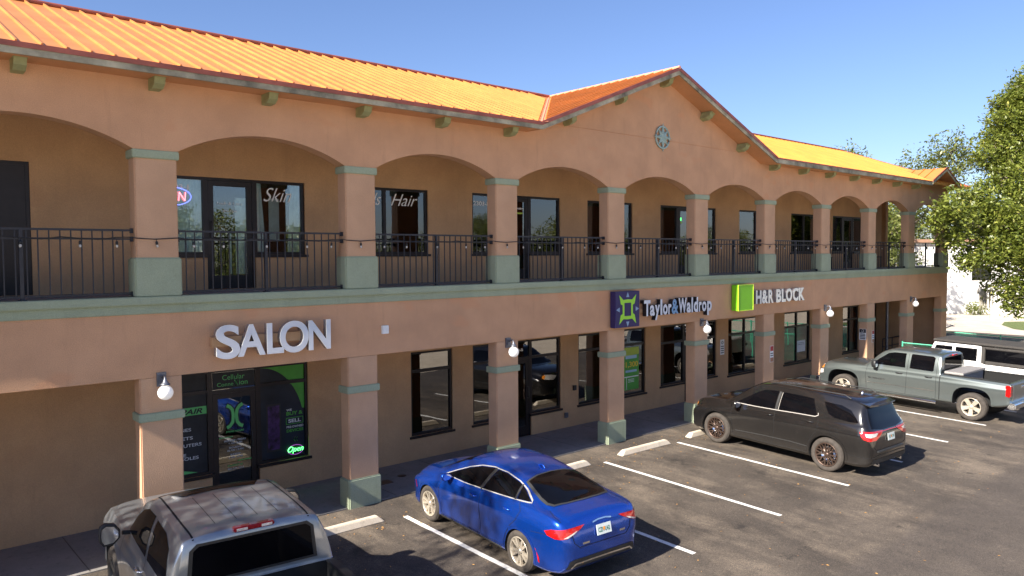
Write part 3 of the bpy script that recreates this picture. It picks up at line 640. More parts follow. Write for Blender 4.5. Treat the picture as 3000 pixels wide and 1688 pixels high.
# railings: one per bay
mb = MB()
zt, zb_ = ZC+1.055, ZC+.055; a, b = hw+.01, S-hw-.01; yr = .13
mb.box(a, b, yr-.022, yr+.022, zt-.032, zt); mb.box(a, b, yr-.016, yr+.016, zt-.165, zt-.138); mb.box(a, b, yr-.02, yr+.02, zb_-.02, zb_+.01)
n = 21
for i in range(1, n):
    x = a+(b-a)*i/n
    if abs(x-S/2) < .05: continue
    mb.box(x-.0085, x+.0085, yr-.0085, yr+.0085, zb_+.009, zt-.031)
for x in (a, b-.035):
    for z in (zt-.06, zt-.19, zb_-.045): mb.box(x, x+.035, yr-.035, yr+.035, z, z+.075)
r0 = mb.build('railing', M['rail'], B)
mb = MB(); mb.box(S/2-.025, S/2+.025, yr-.025, yr+.025, ZC-.001, zt-.001); mb.box(S/2-.05, S/2+.05, yr-.05, yr+.05, ZC, ZC+.012); mb.build('railing_post', M['rail'], r0)
for i, n in enumerate(range(-2, 9)):
    c = r0 if i == 0 else copy_tree(r0, B)
    c.location.x = n*S

# ------------------------------------------------------------------ roof
YR, XH, XE = 4.30, 32.25, 34.3
sl_ = (GZ-EZ)/(YR+OV)
zr = lambda y: EZ+sl_*(y+OV)
def ribs(mb, pairs, wd=.028, h=.04):
    for p, q, side in pairs:
        p, q, s = Vector(p), Vector(q), Vector(side).normalized()*wd/2; d = (q-p).normalized(); n = d.cross(Vector(side)).normalized()
        if n.z < 0: n = -n
        t = n*h; mb.add([p-s, p+s, p+s+t, p-s+t, q-s, q+s, q+s+t, q-s+t], [(0, 1, 2, 3), (5, 4, 7, 6), (3, 2, 6, 7), (0, 3, 7, 4), (1, 5, 6, 2)])
TK = (0, 0, -.10)
Xe0 = -8.1
mb = MB(); mb.prism([(Xe0, -OV, EZ), (7.89, -OV, EZ), (GX, YR, GZ), (Xe0, YR, GZ)], TK)
ribs(mb, [((x, -OV+max(0, (x-7.89)*(YR+OV)/(GX-7.89))+.12*(x > 7.8), zr(-OV+max(0, (x-7.89)*(YR+OV)/(GX-7.89))+.12*(x > 7.8))), (x, YR-.02, GZ-.01), (1, 0, 0)) for x in [Xe0+.05+.307*i for i in range(66)] if x < 12.6])
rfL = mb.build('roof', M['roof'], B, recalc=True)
mb = MB(); mb.prism([(17.75, -OV, EZ), (XE, -OV, EZ), (XH, YR, GZ), (GX, YR, GZ)], TK)
ribs(mb, [((x, -OV+max(0, (17.75-x)*(YR+OV)/(17.75-GX)), zr(-OV+max(0, (17.75-x)*(YR+OV)/(17.75-GX)))), (x, min(YR, YR-(x-XH)*(YR+OV)/(XE-XH)) if x > XH else YR, zr(min(YR, YR-(x-XH)*(YR+OV)/(XE-XH)) if x > XH else YR)), (1, 0, 0)) for x in [13.0+.307*i for i in range(67)]], .02, .028)
mb.prism([(XE, -OV, EZ), (XE, 2*YR+OV, EZ), (XH, YR, GZ)], TK)
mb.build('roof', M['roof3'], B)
mb = MB(); mb.prism([(7.89, -OV, EZ), (GX, -OV, GZ), (GX, YR, GZ)], TK, T=Matrix.Translation((0, -.001, .003)))
mb.prism([(17.75, -OV, EZ), (GX, -OV, GZ), (GX, YR, GZ)], TK, T=Matrix.Translation((0, -.001, .003)))
vx = lambda y: 7.89+(y+OV)*(GX-7.89)/(YR+OV)
ribs(mb, [((vx(y)+.1, y, GZ-SLP*(GX-vx(y)-.1)+.003), (GX, y, GZ+.003), (0, 1, 0)) for y in [-OV+.2+.307*i for i in range(15)]])
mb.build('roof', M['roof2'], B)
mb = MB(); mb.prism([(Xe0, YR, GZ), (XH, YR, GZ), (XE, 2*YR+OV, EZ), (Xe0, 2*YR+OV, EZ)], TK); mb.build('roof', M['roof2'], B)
# small end gable
px, pz = 31.35, 8.36; hwid = 1.5
yb = -OV+(pz-EZ)/sl_
mb = MB()
for s in (-1, 1): mb.prism([(px+s*hwid, -OV-.02, pz-.42*hwid), (px, -OV-.02, pz), (px, yb, pz), (px+s*hwid, yb-1.0*0-(.42*hwid)/sl_+.0, pz-.42*hwid)], (0, 0, -.08))
ribs(mb, [((px-hwid, y, pz-.42*hwid), (px, y, pz), (0, 1, 0)) for y in (-.1, .3, .7)])
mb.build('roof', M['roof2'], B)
# ridge caps and valley flashing, red drip trim
mb = MB()
def capline(p, q, wd=.09, h=.05): mb.tube([p, q], h, 6)
capline((Xe0, YR, GZ+.03), (GX, YR, GZ+.03)); capline((GX, YR, GZ+.03), (XH, YR, GZ+.03)); capline((XH, YR, GZ+.02), (XE, -OV, EZ+.02), h=.03)
mb.prism([(Xe0, -OV-.025, EZ-.062), (Xe0, -OV-.025, EZ+.012), (Xe0, -OV, EZ+.012), (Xe0, -OV, EZ-.062)], (7.89-Xe0, 0, 0)); mb.prism([(17.75, -OV-.025, EZ-.03), (17.75, -OV-.025, EZ+.012), (17.75, -OV, EZ+.012), (17.75, -OV, EZ-.03)], (29.88-17.75, 0, 0))
for s, x0 in ((-1, 7.89), (1, 17.75)):
    mb.prism([(x0, -OV-.027, EZ-.06), (GX, -OV-.027, GZ-.06), (GX, -OV-.027, GZ+.035), (x0, -OV-.027, EZ+.03)], (0, .03, 0))
    mb.prism([(px+s*hwid, -OV-.05, pz-.42*hwid-.03), (px, -OV-.05, pz-.03), (px, -OV-.05, pz+.03), (px+s*hwid, -OV-.05, pz-.42*hwid+.03)], (0, .03, 0))
mb.build('roof_trim', M['redtrim'], B)
mb = MB()
for s, x0 in ((-1, 7.89), (1, 17.75)):
    v = Vector((GX-x0, YR+OV, GZ-EZ)); o = v.cross(Vector((0, 0, 1))).normalized()*.13
    a = Vector((x0, -OV, EZ+.012)); b_ = Vector((GX, YR, GZ+.012)); mb.add([a-o, a+o, b_+o, b_-o], [(0, 1, 2, 3)]); mb.tube([a+Vector((0, 0, .01)), b_+Vector((0, 0, .01))], .012, 4)
mb.tube([(GX, -OV-.03, GZ+.02), (GX, YR, GZ+.02)], .045, 6)
mb.build('roof_flashing', pm('salmon_flashing', (.80, .30, .17), .45, .1, var=.08), B)
# fascia boards
mb = MB(); mb.box(Xe0, 7.9, -OV-.012, -OV+.03, EZ-.155, EZ-.046); mb.box(17.73, 29.9, -OV-.012, -OV+.03, EZ-.155, EZ-.031)
for x0 in (7.89, 17.75): mb.prism([(x0, -OV-.014, EZ-.16), (GX, -OV-.014, GZ-.17), (GX, -OV-.014, GZ-.061), (x0, -OV-.014, EZ-.061)], (0, .04, 0))
for s in (-1, 1): mb.prism([(px+s*hwid, -OV-.035, pz-.42*hwid-.14), (px, -OV-.035, pz-.14), (px, -OV-.035, pz-.031), (px+s*hwid, -OV-.035, pz-.42*hwid-.031)], (0, .03, 0))
mb.build('fascia', M['fascia'], B)
# soffits
mb = MB(); mb.box(Xe0, 7.89, -OV+.03, .01, EZ-.14, EZ-.10); mb.box(17.75, 29.9, -OV+.03, .01, EZ-.14, EZ-.10)
for x0 in (7.89, 17.75): mb.prism([(x0, -OV+.026, EZ-.15), (GX, -OV+.026, GZ-.15), (GX, -OV+.026, GZ-.105), (x0, -OV+.026, EZ-.105)], (0, OV, 0))
for s in (-1, 1): mb.prism([(px+s*hwid, -OV, pz-.42*hwid-.13), (px, -OV, pz-.13), (px, -OV, pz-.085), (px+s*hwid, -OV, pz-.42*hwid-.085)], (0, OV, 0))
mb.build('soffit', M['soffit'], B)
# corbels
mb = MB(); mb.prism([(-.08, 0, 7.39), (-.08, -.20, 7.40), (-.08, -.30, 7.46), (-.08, -.33, 7.555), (-.08, 0, 7.555)], (.16, 0, 0)); mb.box(-.09, .09, -.35, -.02, 7.555, 7.585)
cb = mb.build('corbel', M['greenp'], B)
xsC = [(-7.32+1.83*i, 0) for i in range(9)]+[(9.15, 1), (10.98, 1), (12.81, 1), (14.64, 1), (16.47, 1)]+[(18.3+1.83*i, 0) for i in range(7)]
for i, (x, g_) in enumerate(xsC):
    c = cb if i == 0 else cb.copy()
    if i: COL.objects.link(c); c.parent = B
    dz = 0
    if g_: dz = (GZ-.155-SLP*abs(x-GX)) - 7.585 - (.05 if abs(x-GX) < .5 else .02)
    c.location = (x, 0, dz)
    if g_ and abs(x-GX) > .5: c.rotation_euler = (0, math.atan(SLP)*(-1 if x < GX else 1), 0); c.location = Vector((x, 0, 7.5+dz))-Matrix.Rotation(c.rotation_euler.y, 3, 'Y') @ Vector((0, 0, 7.5))

# ================================================================== THINGS ON THE FACADE
# compass star
mb = MB()
vs = []; 
for i in range(16):
    t = math.pi/2+i*math.pi/8
    r = (.37 if i % 4 == 0 else .27) if i % 2 == 0 else .13
    vs.append((r*math.cos(t), -.055, r*math.sin(t)))
mb.add(vs+[(0, -.10, 0)], [(i, (i+1) % 16, 16) for i in range(16)]); mb.add(vs+[(v[0], -.03, v[2]) for v in vs], [(i, i+16, (i+1) % 16+16, (i+1) % 16) for i in range(16)])
st = empty('wall_star', (12.81, 0, 7.90), label='sage green eight-pointed compass star with ring high on the gable wall', cat='wall ornament')
star_m = pm('verdigris_paint', (.34, .46, .42), .6, var=.15, vscale=12)
mb.build('star', star_m, st)
mb = MB()
pts = [(.285*math.cos(t), -.03, .285*math.sin(t)) for t in [i*2*math.pi/32 for i in range(33)]]; mb.tube(pts, .026, 6, cap=False); mb.build('ring', star_m, st)

# channel-letter signs
lm = {'face': pm('white_letter_face', (.55, .61, .70), .07, var=.04, vscale=4, coat=1.), 'ret': pm('silver_return', (.45, .46, .50), .25, .7, var=.1), 'edge': pm('bright_letter_edge', (.85, .85, .80), .3, var=.03), 'blk': pm('black_return', (.012, .012, .016), .4, var=.2), 'hr': pm('pearl_letter_face', (.78, .78, .72), .3, var=.08, vscale=6), 'wht': pm('bluish_white_face', (.66, .70, .76), .35, var=.05), 'tblue': pm('blue_letter_face', (.13, .30, .52), .35, var=.05), 'navy': pm('indigo_panel', (.028, .018, .10), .6, var=.06), 'lime': pm('lime_panel', (.20, .56, .01), .5, var=.05), 'limeE': pm('lime_edge', (.65, .85, .05), .3, var=.03), 'tri': pm('steel_blue_print', (.22, .34, .52), .4, var=.03)}
def letter_mesh(ch, x0, z0, wd, h, yback, dpt, bold, mats, parent, name='letter'):
    vs, fs = text_geo(ch, h, wd, .5, bold)
    zc = vs[:, 2]; mb = MB()
    # faces on front use slot 0; rest slot 1
    P = [(x0+p[0], yback-(.5+p[2])*dpt, z0+p[1]) for p in vs]
    for f in fs:
        front = all(vs[i][2] > .45 for i in f)
        mb.f.append(list(f)); mb.m.append(0 if front else 1); mb.sm.append(False)
    mb.v = P
    return mb.build(name, mats, parent, recalc=True)
sg = empty('salon_sign', (0, 0, 0), label='large white channel-letter SALON sign above the phone shop', cat='shop sign')
for ch, x0, x1, z0, z1 in (('S', .80, 1.19, 3.105, 3.66), ('A', 1.16, 1.63, 3.125, 3.645), ('L', 1.67, 1.96, 3.125, 3.645), ('O', 1.90, 2.43, 3.11, 3.66), ('N', 2.44, 2.86, 3.125, 3.645)):
    letter_mesh(ch, x0, z0, x1-x0, z1-z0, -.12, .12, .018, [lm['face'], lm['ret']], sg)
    letter_mesh(ch, x0-.006, z0-.006, x1-x0+.012, z1-z0+.012, -.225, .012, .024, [lm['edge'], lm['edge']], sg, 'letter_trim')
mb = MB(); mb.box(.78, 2.7, -.12, -.001, 3.30, 3.46); mb.build('raceway', M['back'], sg)
tg = empty('storefront_sign', (0, 0, 0), label='white and blue letters on black returns with an indigo square logo panel', cat='shop sign')
mb = MB(); mb.box(10.71, 11.65, -.20, -.03, 2.95, 3.86); mb.build('logo_panel', lm['navy'], tg, bevel=.008)
mb = MB()
cx, cz = 11.18, 3.405; y = -.2045
for s in (-1, 1):
    for t in (-1, 1):
        P = [(.13, .13), (.13, .255), (.16, .24), (.34, .33), (.30, .12), (.24, .12)]
        P = [(.06*0+.105, .14), (.19, .235), (.32, .345), (.275, .135), (.205, .105), (.205, 0), (.125, 0), (.125, .14)]
        P = [(.0, .155), (.0, .235), (.17, .225), (.33, .345), (.27, .13), (.20, .10), (.20, 0), (.13, 0), (.13, .155)]
        mb.add([(cx+s*p[0], y, cz+t*p[1]*1.08) for p in P], [tuple(range(len(P)))], 0)
for (dx, dz, a) in ((0, .36, 0), (0, -.36, 2), (-.36, 0, 1), (.36, 0, 3)):
    tri = [(-.06, -.05), (.06, -.05), (0, .085)]
    for _ in range(a): tri = [(-q, p) for p, q in tri]
    mb.add([(cx+dx+p, y, cz+dz+q) for p, q in tri], [(0, 1, 2)], 1)
mb.build('logo', [pm('lime_print_logo', (.33, .72, .03), .4, var=.03), lm['tri']], tg, recalc=False)
xw = 11.86
for ch, x0, x1, z0, z1 in (('T', 11.86, 12.12, 3.18, 3.60), ('a', 12.10, 12.30, 3.18, 3.46), ('y', 12.31, 12.52, 3.06, 3.46), ('l', 12.54, 12.62, 3.18, 3.60), ('o', 12.65, 12.85, 3.18, 3.46), ('r', 12.88, 13.02, 3.18, 3.46)):
    letter_mesh(ch, x0, z0, x1-x0, z1-z0, -.05, .13, .035, [lm['wht'], lm['blk']], tg)
letter_mesh('&', 13.03, 3.18, .30, .40, -.05, .13, .03, [lm['tblue'], lm['blk']], tg)
for ch, x0, x1, z0, z1 in (('W', 13.33, 13.70, 3.18, 3.60), ('a', 13.70, 13.89, 3.18, 3.46), ('l', 13.92, 13.99, 3.18, 3.60), ('d', 14.03, 14.23, 3.18, 3.60), ('r', 14.27, 14.40, 3.18, 3.46), ('o', 14.42, 14.63, 3.18, 3.46), ('p', 14.67, 14.89, 3.06, 3.46)):
    letter_mesh(ch, x0, z0, x1-x0, z1-z0, -.05, .13, .035, [lm['wht'], lm['blk']], tg)
mb = MB(); mb.box(11.66, 14.8, -.05, -.001, 3.27, 3.37); mb.build('raceway', M['back'], tg)
hg = empty('storefront_sign', (0, 0, 0), label='bright lime green cube followed by pale channel letters', cat='shop sign')
mb = MB(); mb.box(16.14, 16.95, -.25, -.02, 3.10, 3.87); mb.build('green_cube', lm['lime'], hg, bevel=.01)
mb = MB(); bars(mb, 16.135, 16.955, 3.095, 3.875, .016, -.258, -.246); mb.build('cube_edge', lm['limeE'], hg)
for ch, x0, x1 in (('H', 17.24, 17.55), ('&', 17.58, 17.92), ('R', 17.95, 18.24), ('B', 18.42, 18.70), ('L', 18.74, 18.98), ('O', 19.0, 19.37), ('C', 19.42, 19.76), ('K', 19.80, 20.16)):
    letter_mesh(ch, x0*1.02-.345+.0, 3.25, (x1-x0)*1.02, .42, -.03, .14, .04, [lm['hr'], lm['ret']], hg)
mb = MB(); mb.box(17.1, 20.0, -.03, -.001, 3.38, 3.50); mb.build('raceway', M['back'], hg)

# globe wall lamps
wl = empty('wall_lamp', (0, 0, 2.72), cat='wall lamp', group='white globe lamps on the columns')
mb = MB(); mb.box(-.07, .07, -.035, -.001, -.06, .16); mb.box(-.045, .045, -.055, -.03, 0, .12)
mb.tube([(0, -.04, .07), (0, -.10, .11), (0, -.17, .12), (0, -.20, .08)], .018, 8); mb.lathe([(.012, .10), (.02, .08), (.03, .05), (.055, .01), (.075, -.005), (.072, -.02), (.0, -.02)], 16, T=Matrix.Translation((0, -.20, 0)))
mb.build('lamp_bracket', M['lampmetal'], wl)
mb = MB(); mb.lathe([(.001, -.258)]+[(.118*math.sin(t), -.14-.118*math.cos(t)) for t in [i*math.pi/14 for i in range(1, 13)]], 20, T=Matrix.Translation((0, -.20, 0)))
mb.build('lamp_globe', M['globe'], wl)
lab = {-2: 'globe lamp beyond the left edge of the facade', 0: 'globe lamp left of the phone shop door, sunlit on its left', 2: 'globe lamp above the blue sedan on the third column', 4: 'globe lamp on the column right below the white and blue letters', 6: 'globe lamp on the column above the green-grey pickup hood', 8: 'farthest globe lamp near the end of the building'}
for i, n in enumerate((0, 2, 4, 6, 8)):
    c = wl if i == 0 else copy_tree(wl); c.location = (n*S, -.0, 2.80+(0 if n < 5 else .05)); c['label'] = lab[n]
# little wall boxes
def small(name, mb, m, label, cat, **k): return tag(mb.build(name, m, **k), label, cat)
mb = MB(); mb.box(4.07, 4.21, -.06, -.001, 3.28, 3.44); small('junction_box', mb, M['white'], 'small white weatherproof box on the wall right of the SALON sign', 'junction box', bevel=.006)
mb = MB(); mb.box(11.46, 11.58, YB-.05, YB-.001, 1.02, 1.16); small('doorbell_box', mb, M['blackp'], 'small black keypad box on the back wall between two windows', 'keypad', bevel=.005)
mb = MB(); mb.box(11.12, 11.24, YB-.06, YB-.001, .30, .44); small('outlet_box', mb, M['lampmetal'], 'grey outlet cover low on the back wall right of the glass door', 'outlet', bevel=.006)
mb = MB(); mb.lathe([(.0, -.06), (.05, -.055), (.07, -.01), (.07, 0)], 12, T=Matrix.Translation((18.85, YB, .38)) @ Matrix.Rotation(rad(-90), 4, 'X') @ Matrix.Scale(-1, 4, (0, 0, 1))); small('outlet_cover', mb, M['white'], 'round white outlet cover low on the wall behind the black SUV', 'outlet')
# no-parking style signs
sm_w, sm_b, sm_r = M['white'], pm('sign_black', (.02, .02, .03), .5, var=.1), pm('sign_red', (.45, .02, .02), .5, var=.1)
def wallsign(x, z, y, w_, h_, style, label):
    e = empty('wall_sign', (x, y, z), label=label, cat='sign')
    mb = MB(); mb.box(-w_/2, w_/2, -.006, 0, -h_/2, h_/2); mb.build('sign_plate', sm_w, e)
    mb = MB(); q = lambda a, b, c, d, mi: quadz(mb, a, b, c, d, -.008, mi)
    if style == 'red': q(-w_/2+.01, w_/2-.01, h_*.18, h_/2-.01, 1); q(-w_/2+.01, w_/2-.01, -h_/2+.01, -h_*.22, 2)
    if style == 'black': q(-w_/2+.01, w_/2-.01, h_*.18, h_/2-.01, 0); mb.tube([(.05*math.cos(t), -.009, h_*.33+.05*math.sin(t)) for t in [i*.6 for i in range(12)]], .007, 4, 1)
    for k in range(4 if style != 'red' else 2): q(-w_*.38, w_*.38, -h_*.40+k*h_*.14 + (h_*.27 if style == 'red' else 0), -h_*.40+k*h_*.14+h_*.06+(h_*.27 if style == 'red' else 0), 0)
    if style == 'white': mb.tube([(.05*math.cos(t), -.009, h_*.30+.05*math.sin(t)) for t in [i*.6 for i in range(12)]], .01, 4, 0)
    mb.build('sign_print', [sm_b, sm_r, pm('sign_brown', (.35, .15, .08), .5, var=.1)], e, recalc=False)
wallsign(18.77, 1.62, YB-.002, .24, .52, 'white', 'small white parking sign on the back wall behind the black SUV')
wallsign(18.46, 1.60, -.004, .20, .52, 'red', 'red and white notice on the column above the black SUV roof')
e = empty('wall_sign', (25.62-.325, .16, 1.72), rad(-90), label='black and white tow-away sign on the left face of a far column', cat='sign')
mb = MB(); mb.box(-.13, .13, -.006, 0, -.21, .21); mb.build('sign_plate', sm_w, e)
mb = MB(); quadz(mb, -.12, .12, .06, .20, -.008, 0); [quadz(mb, -.10, .10, -.17+k*.055, -.14+k*.055, -.008, 0) for k in range(4)]; mb.tube([(.045*math.cos(t), -.009, .13+.045*math.sin(t)) for t in [i*.6 for i in range(12)]], .007, 4, 1); mb.build('sign_print', [sm_b, sm_w], e, recalc=False)
wallsign(25.80, 1.62, -.004, .20, .46, 'red', 'red and white notice on the front of a far column beside the black one')

# string lights along the balcony
sg_ = empty('string_lights', (0, 0, 0), label='black cord of string lights with clear bulbs hung along the balcony railings', cat='string lights')
pts = []; bulbs = []
for n in range(-2, 10):
    x0 = n*S
    if n > -2: pts += [(x0-hw-.06, .02, ZC+.93), (x0-hw+.0, -.03, ZC+.915)]
    pts += [(x0-.05, -.035, ZC+.90), (x0+hw, -.03, ZC+.925)]; bulbs.append((x0-.03, -.035, ZC+.90))
    if n < 9:
        for k in range(1, 12):
            x = x0+hw+(S-2*hw)*k/12; pts.append((x, .10, ZC+.93-.02*math.sin(k*2.1)-.02))
            if k in (3, 6, 9): bulbs.append((x, .085, ZC+.90))
            if k == 11 or k == 1: bulbs.append((x, .085, ZC+.90))
mb = MB(); mb.tube(pts, .008, 5); mb.build('cord', M['blackp'], sg_)
mb = MB(); mb.tube([(0, 0, .01), (0, 0, -.035)], .005, 4, 0); mb.lathe([(.0, -.03), (.014, -.032), (.020, -.05), (.020, -.085), (.0, -.085)], 8, 0); mb.lathe([(.014, -.084), (.021, -.10), (.019, -.125), (.0, -.135)], 8, 1)
b0 = mb.build('bulb', [M['blackp'], pm('clear_bulb', (.48, .46, .42), .15, coat=.5, var=.1)], sg_)
for i, p in enumerate(bulbs):
    c = b0 if i == 0 else b0.copy()
    if i: COL.objects.link(c); c.parent = sg_
    c.location = p; c.rotation_euler = (rad(random.uniform(-9, 9)), rad(random.uniform(-9, 9)), 0)
# balcony furniture
def chair(x, y, rz, label):
    e = empty('balcony_chair', (x, y, ZC), rz, label, 'chair', 'dark chairs on the balcony')
    mb = MB(); mb.box(-.24, .24, -.24, .24, .44, .48); mb.build('seat', M['blackp'], e)
    mb = MB(); mb.box(-.24, .24, .20, .24, .48, .88); mb.build('backrest', M['blackp'], e)
    for sx in (-1, 1):
        for sy in (-1, 1): mb = MB(); mb.tube([(sx*.21, sy*.21, 0), (sx*.21, sy*.21, .44)], .018, 6); mb.build('leg', M['blackp'], e)
chair(28.9, 1.3, .4, 'dark balcony chair beside the farthest upstairs shop door'); chair(24.2, 1.2, -.5, 'dark balcony chair in front of the upstairs window with the double pane')

# downpipe in the passage
mb = MB(); mb.tube([(30.9, 1.6, 0), (30.9, 1.6, ZL+.03)], .06, 10); small('steel_post', mb, M['lampmetal'], 'grey steel post standing at the edge of the dark passage', 'post')
hr = empty('handrail', (0, 0, 0), label='dark ramp handrail inside the last ground-floor opening', cat='handrail')
mb = MB(); mb.tube([(33.6, 1.0, 1.0), (37.0, 1.0, 1.25)], .025, 6); mb.tube([(31.2, 1.9, .95), (33.2, 1.9, .95)], .025, 6); mb.tube([(31.2, 1.9, .6), (33.2, 1.9, .6)], .018, 6); mb.build('rail', M['rail'], hr)
for x in (31.2, 32.2, 33.2): mb = MB(); mb.tube([(x, 1.9, .018), (x, 1.9, .95)], .02, 6); mb.build('post', M['rail'], hr)
# small covers on the walkway
mb = MB(); mb.box(4.55, 4.85, .85, 1.1, .0185, .028); small('drain_cover', mb, M['bronze'], 'rust-brown square drain cover in the walkway', 'drain cover')
mb = MB(); mb.lathe([(0, .024), (.09, .024), (.10, .0186)], 16, T=Matrix.Translation((5.25, 1.15, 0))); small('manhole_cover', mb, M['frame'], 'small round dark cover in the walkway', 'manhole cover')

# ================================================================== VEHICLES
def pchip(tab, x):
    X = [p[0] for p in tab]; Y = [p[1] for p in tab]
    if x <= X[0]: return Y[0]
    if x >= X[-1]: return Y[-1]
    n = len(X); d = [(Y[i+1]-Y[i])/(X[i+1]-X[i]) for i in range(n-1)]
    def m(i):
        if i == 0: return d[0]
        if i == n-1: return d[-1]
        if d[i-1]*d[i] <= 0: return 0
        h0, h1 = X[i]-X[i-1], X[i+1]-X[i]; w1, w2 = 2*h1+h0, h1+2*h0
        return (w1+w2)/(w1/d[i-1]+w2/d[i])
    i = max(k for k in range(n-1) if X[k] <= x); h = X[i+1]-X[i]; t = (x-X[i])/h
    return (2*t**3-3*t*t+1)*Y[i]+(t**3-2*t*t+t)*h*m(i)+(-2*t**3+3*t*t)*Y[i+1]+(t**3-t*t)*h*m(i+1)

class Car:
    """local frame: +y forward, -x left, ground at z=0"""
    def __init__(s, name, loc, rz, label, cat, T, paintm, bot=.2, pitch=0, rearf=1, ra=0, scale=1):
        s.e = empty(name, loc, rz, label, cat); s.e.rotation_euler = (pitch, 0, rz); s.e.scale = (scale,)*3; s.paint = paintm
        T = {k: [((ra+(y-ra)*rearf if y < ra else y), v) for y, v in t] for k, t in T.items()}; s.T = T
        ys = set()
        L0, L1 = T['top'][0][0], T['top'][-1][0]; n = 90
        for i in range(n+1): ys.add(round(L0+(L1-L0)*i/n, 4))
        for k in T.values():
            for p in k: ys.add(round(p[0], 4))
        ys = sorted(y for y in ys if L0 <= y <= L1); ys = [y for i, y in enumerate(ys) if i == 0 or y-ys[i-1] > .004]
        rings = []
        for y in ys:
            g = lambda k: pchip(T[k], y)
            top, belt, wm, wb, wt, cr = g('top'), g('belt'), g('wmax'), g('wbelt'), g('wtop'), g('crown')
            bt = g('bot') if 'bot' in T else bot
            belt = min(belt, top-.012); ze = max(top-cr, belt+.006); wb = min(wb, wm-.005); wt = min(wt, wb-.012)
            hh = belt-bt
            P = [(0, bt), (wm*.6, bt), (wm-.09, bt), (wm-.02, bt+.05*min(1, hh/.4)), (wm-.022, bt+.16*hh), (wm-.026, bt+.30*hh), (wm-.004, bt+.60*hh), (wm, bt+.755*hh), (wm-.006, bt+.79*hh), (wm-.028, bt+.87*hh), (min(wm-.03, wb+.03), belt-.04*min(1, hh/.4)), (wb, belt)]
            for t in (.33, .66): P.append((wb+(wt-wb)*t+.018*(4*t*(1-t))*(ze-belt)/.4, belt+(ze-belt)*t))
            P += [(wt+.004, ze-.03*min(1, (ze-belt)/.2)), (wt-.03, ze+.25*(top-ze)), (wt*.72, ze+.70*(top-ze)), (wt*.38, ze+.93*(top-ze)), (0, top)]
            for _ in range(2):
                Q = [P[0]]
                for a, b in zip(P[:-1], P[1:]): Q += [(a[0]*.75+b[0]*.25, a[1]*.75+b[1]*.25), (a[0]*.25+b[0]*.75, a[1]*.25+b[1]*.75)]
                Q.append(P[-1]); P = Q
            rings.append([(p[0], y, p[1]) for p in P]+[(-p[0], y, p[1]) for p in P[-2:0:-1]])
        mb = MB(); k = len(rings[0])
        for r in rings: mb.v += r
        for i in range(len(rings)-1):
            for j in range(k): mb.f.append([i*k+j, i*k+(j+1) % k, (i+1)*k+(j+1) % k, (i+1)*k+j]); mb.m.append(0); mb.sm.append(True)
        mb.f.append(list(range(k))[::-1]); mb.m.append(0); mb.sm.append(True)
        mb.f.append([(len(rings)-1)*k+j for j in range(k)]); mb.m.append(0); mb.sm.append(True)
        s.bvh = BVHTree.FromPolygons([Vector(v) for v in mb.v], mb.f)
        s.body = mb.build('body', [paintm, M['well']], s.e)
        s.cuts = []
    def cut(s, mb, mi=1):
        o = mb.build('cut', [s.paint, M['well']], s.e); me = o.data
        me.polygons.foreach_set('material_index', [mi]*len(me.polygons)); s.cuts.append(o)
    def finish(s):
        for o in s.cuts:
            md = s.body.modifiers.new('b', 'BOOLEAN'); md.operation = 'DIFFERENCE'; md.solver = 'EXACT'; md.object = o; md.material_mode = 'INDEX'
            bpy.context.view_layer.update()
            me = bpy.data.meshes.new_from_object(s.body.evaluated_get(bpy.context.evaluated_depsgraph_get()))
            s.body.modifiers.clear(); old = s.body.data; s.body.data = me; bpy.data.meshes.remove(old); me.name = 'body'
            bpy.data.objects.remove(o)
        me = s.body.data
        try:
            bm = bmesh.new(); bm.from_mesh(me)
            for ed in bm.edges:
                if len(ed.link_faces) == 2 and ed.calc_face_angle(0) > .7: ed.smooth = False
            bm.to_mesh(me); bm.free()
        except Exception: pass
    def hit(s, u, v, proj):
        if proj == 'L': o, d = Vector((-3, u, v)), Vector((1, 0, 0))
        elif proj == 'R': o, d = Vector((3, u, v)), Vector((-1, 0, 0))
        elif proj == 'T': o, d = Vector((u, v, 4)), Vector((0, 0, -1))
        elif proj == 'B': o, d = Vector((u, -5, v)), Vector((0, 1, 0))
        elif proj == 'F': o, d = Vector((u, 5, v)), Vector((0, -1, 0))
        elif proj == 'BL':   # from rear-left 45 deg, u measured across that view
            d = Vector((1, 1, 0)).normalized(); r = Vector((1, -1, 0)).normalized(); o = Vector((0, 0, v))-d*6+r*u
        elif proj == 'BR':
            d = Vector((-1, 1, 0)).normalized(); r = Vector((1, 1, 0)).normalized(); o = Vector((0, 0, v))-d*6+r*u
        elif proj == 'FL':
            d = Vector((1, -1, 0)).normalized(); r = Vector((-1, -1, 0)).normalized(); o = Vector((0, 0, v))-d*6+r*u
        p, n, i, dist = s.bvh.ray_cast(o, d)
        return p, n, d
    def patch(s, name, poly, proj, mat_, off=.004, step=.05, parent=None, thick=True, label=None, build=True, mb=None, mi=0):
        vs = [Vector(p) for p in poly]; n0 = len(vs); ed = []; pts = []
        for i in range(n0):
            a, b = vs[i], vs[(i+1) % n0]; k = max(1, int((b-a).length/step))
            for j in range(k): pts.append(a+(b-a)*j/k)
        nb = len(pts); ed = [(i, (i+1) % nb) for i in range(nb)]
        us = [p[0] for p in pts]; ws = [p[1] for p in pts]
        u = min(us)+step*.5
        inside = lambda x, y: sum(((pts[i][1] > y) != (pts[i-1][1] > y)) and (x < (pts[i-1][0]-pts[i][0])*(y-pts[i][1])/(pts[i-1][1]-pts[i][1]+1e-12)+pts[i][0]) for i in range(nb)) % 2 == 1
        P = list(pts)
        while u < max(us):
            v = min(ws)+step*.5
            while v < max(ws):
                if inside(u, v) and min((Vector((u, v))-q).length for q in pts) > step*.45: P.append(Vector((u, v)))
                v += step
            u += step
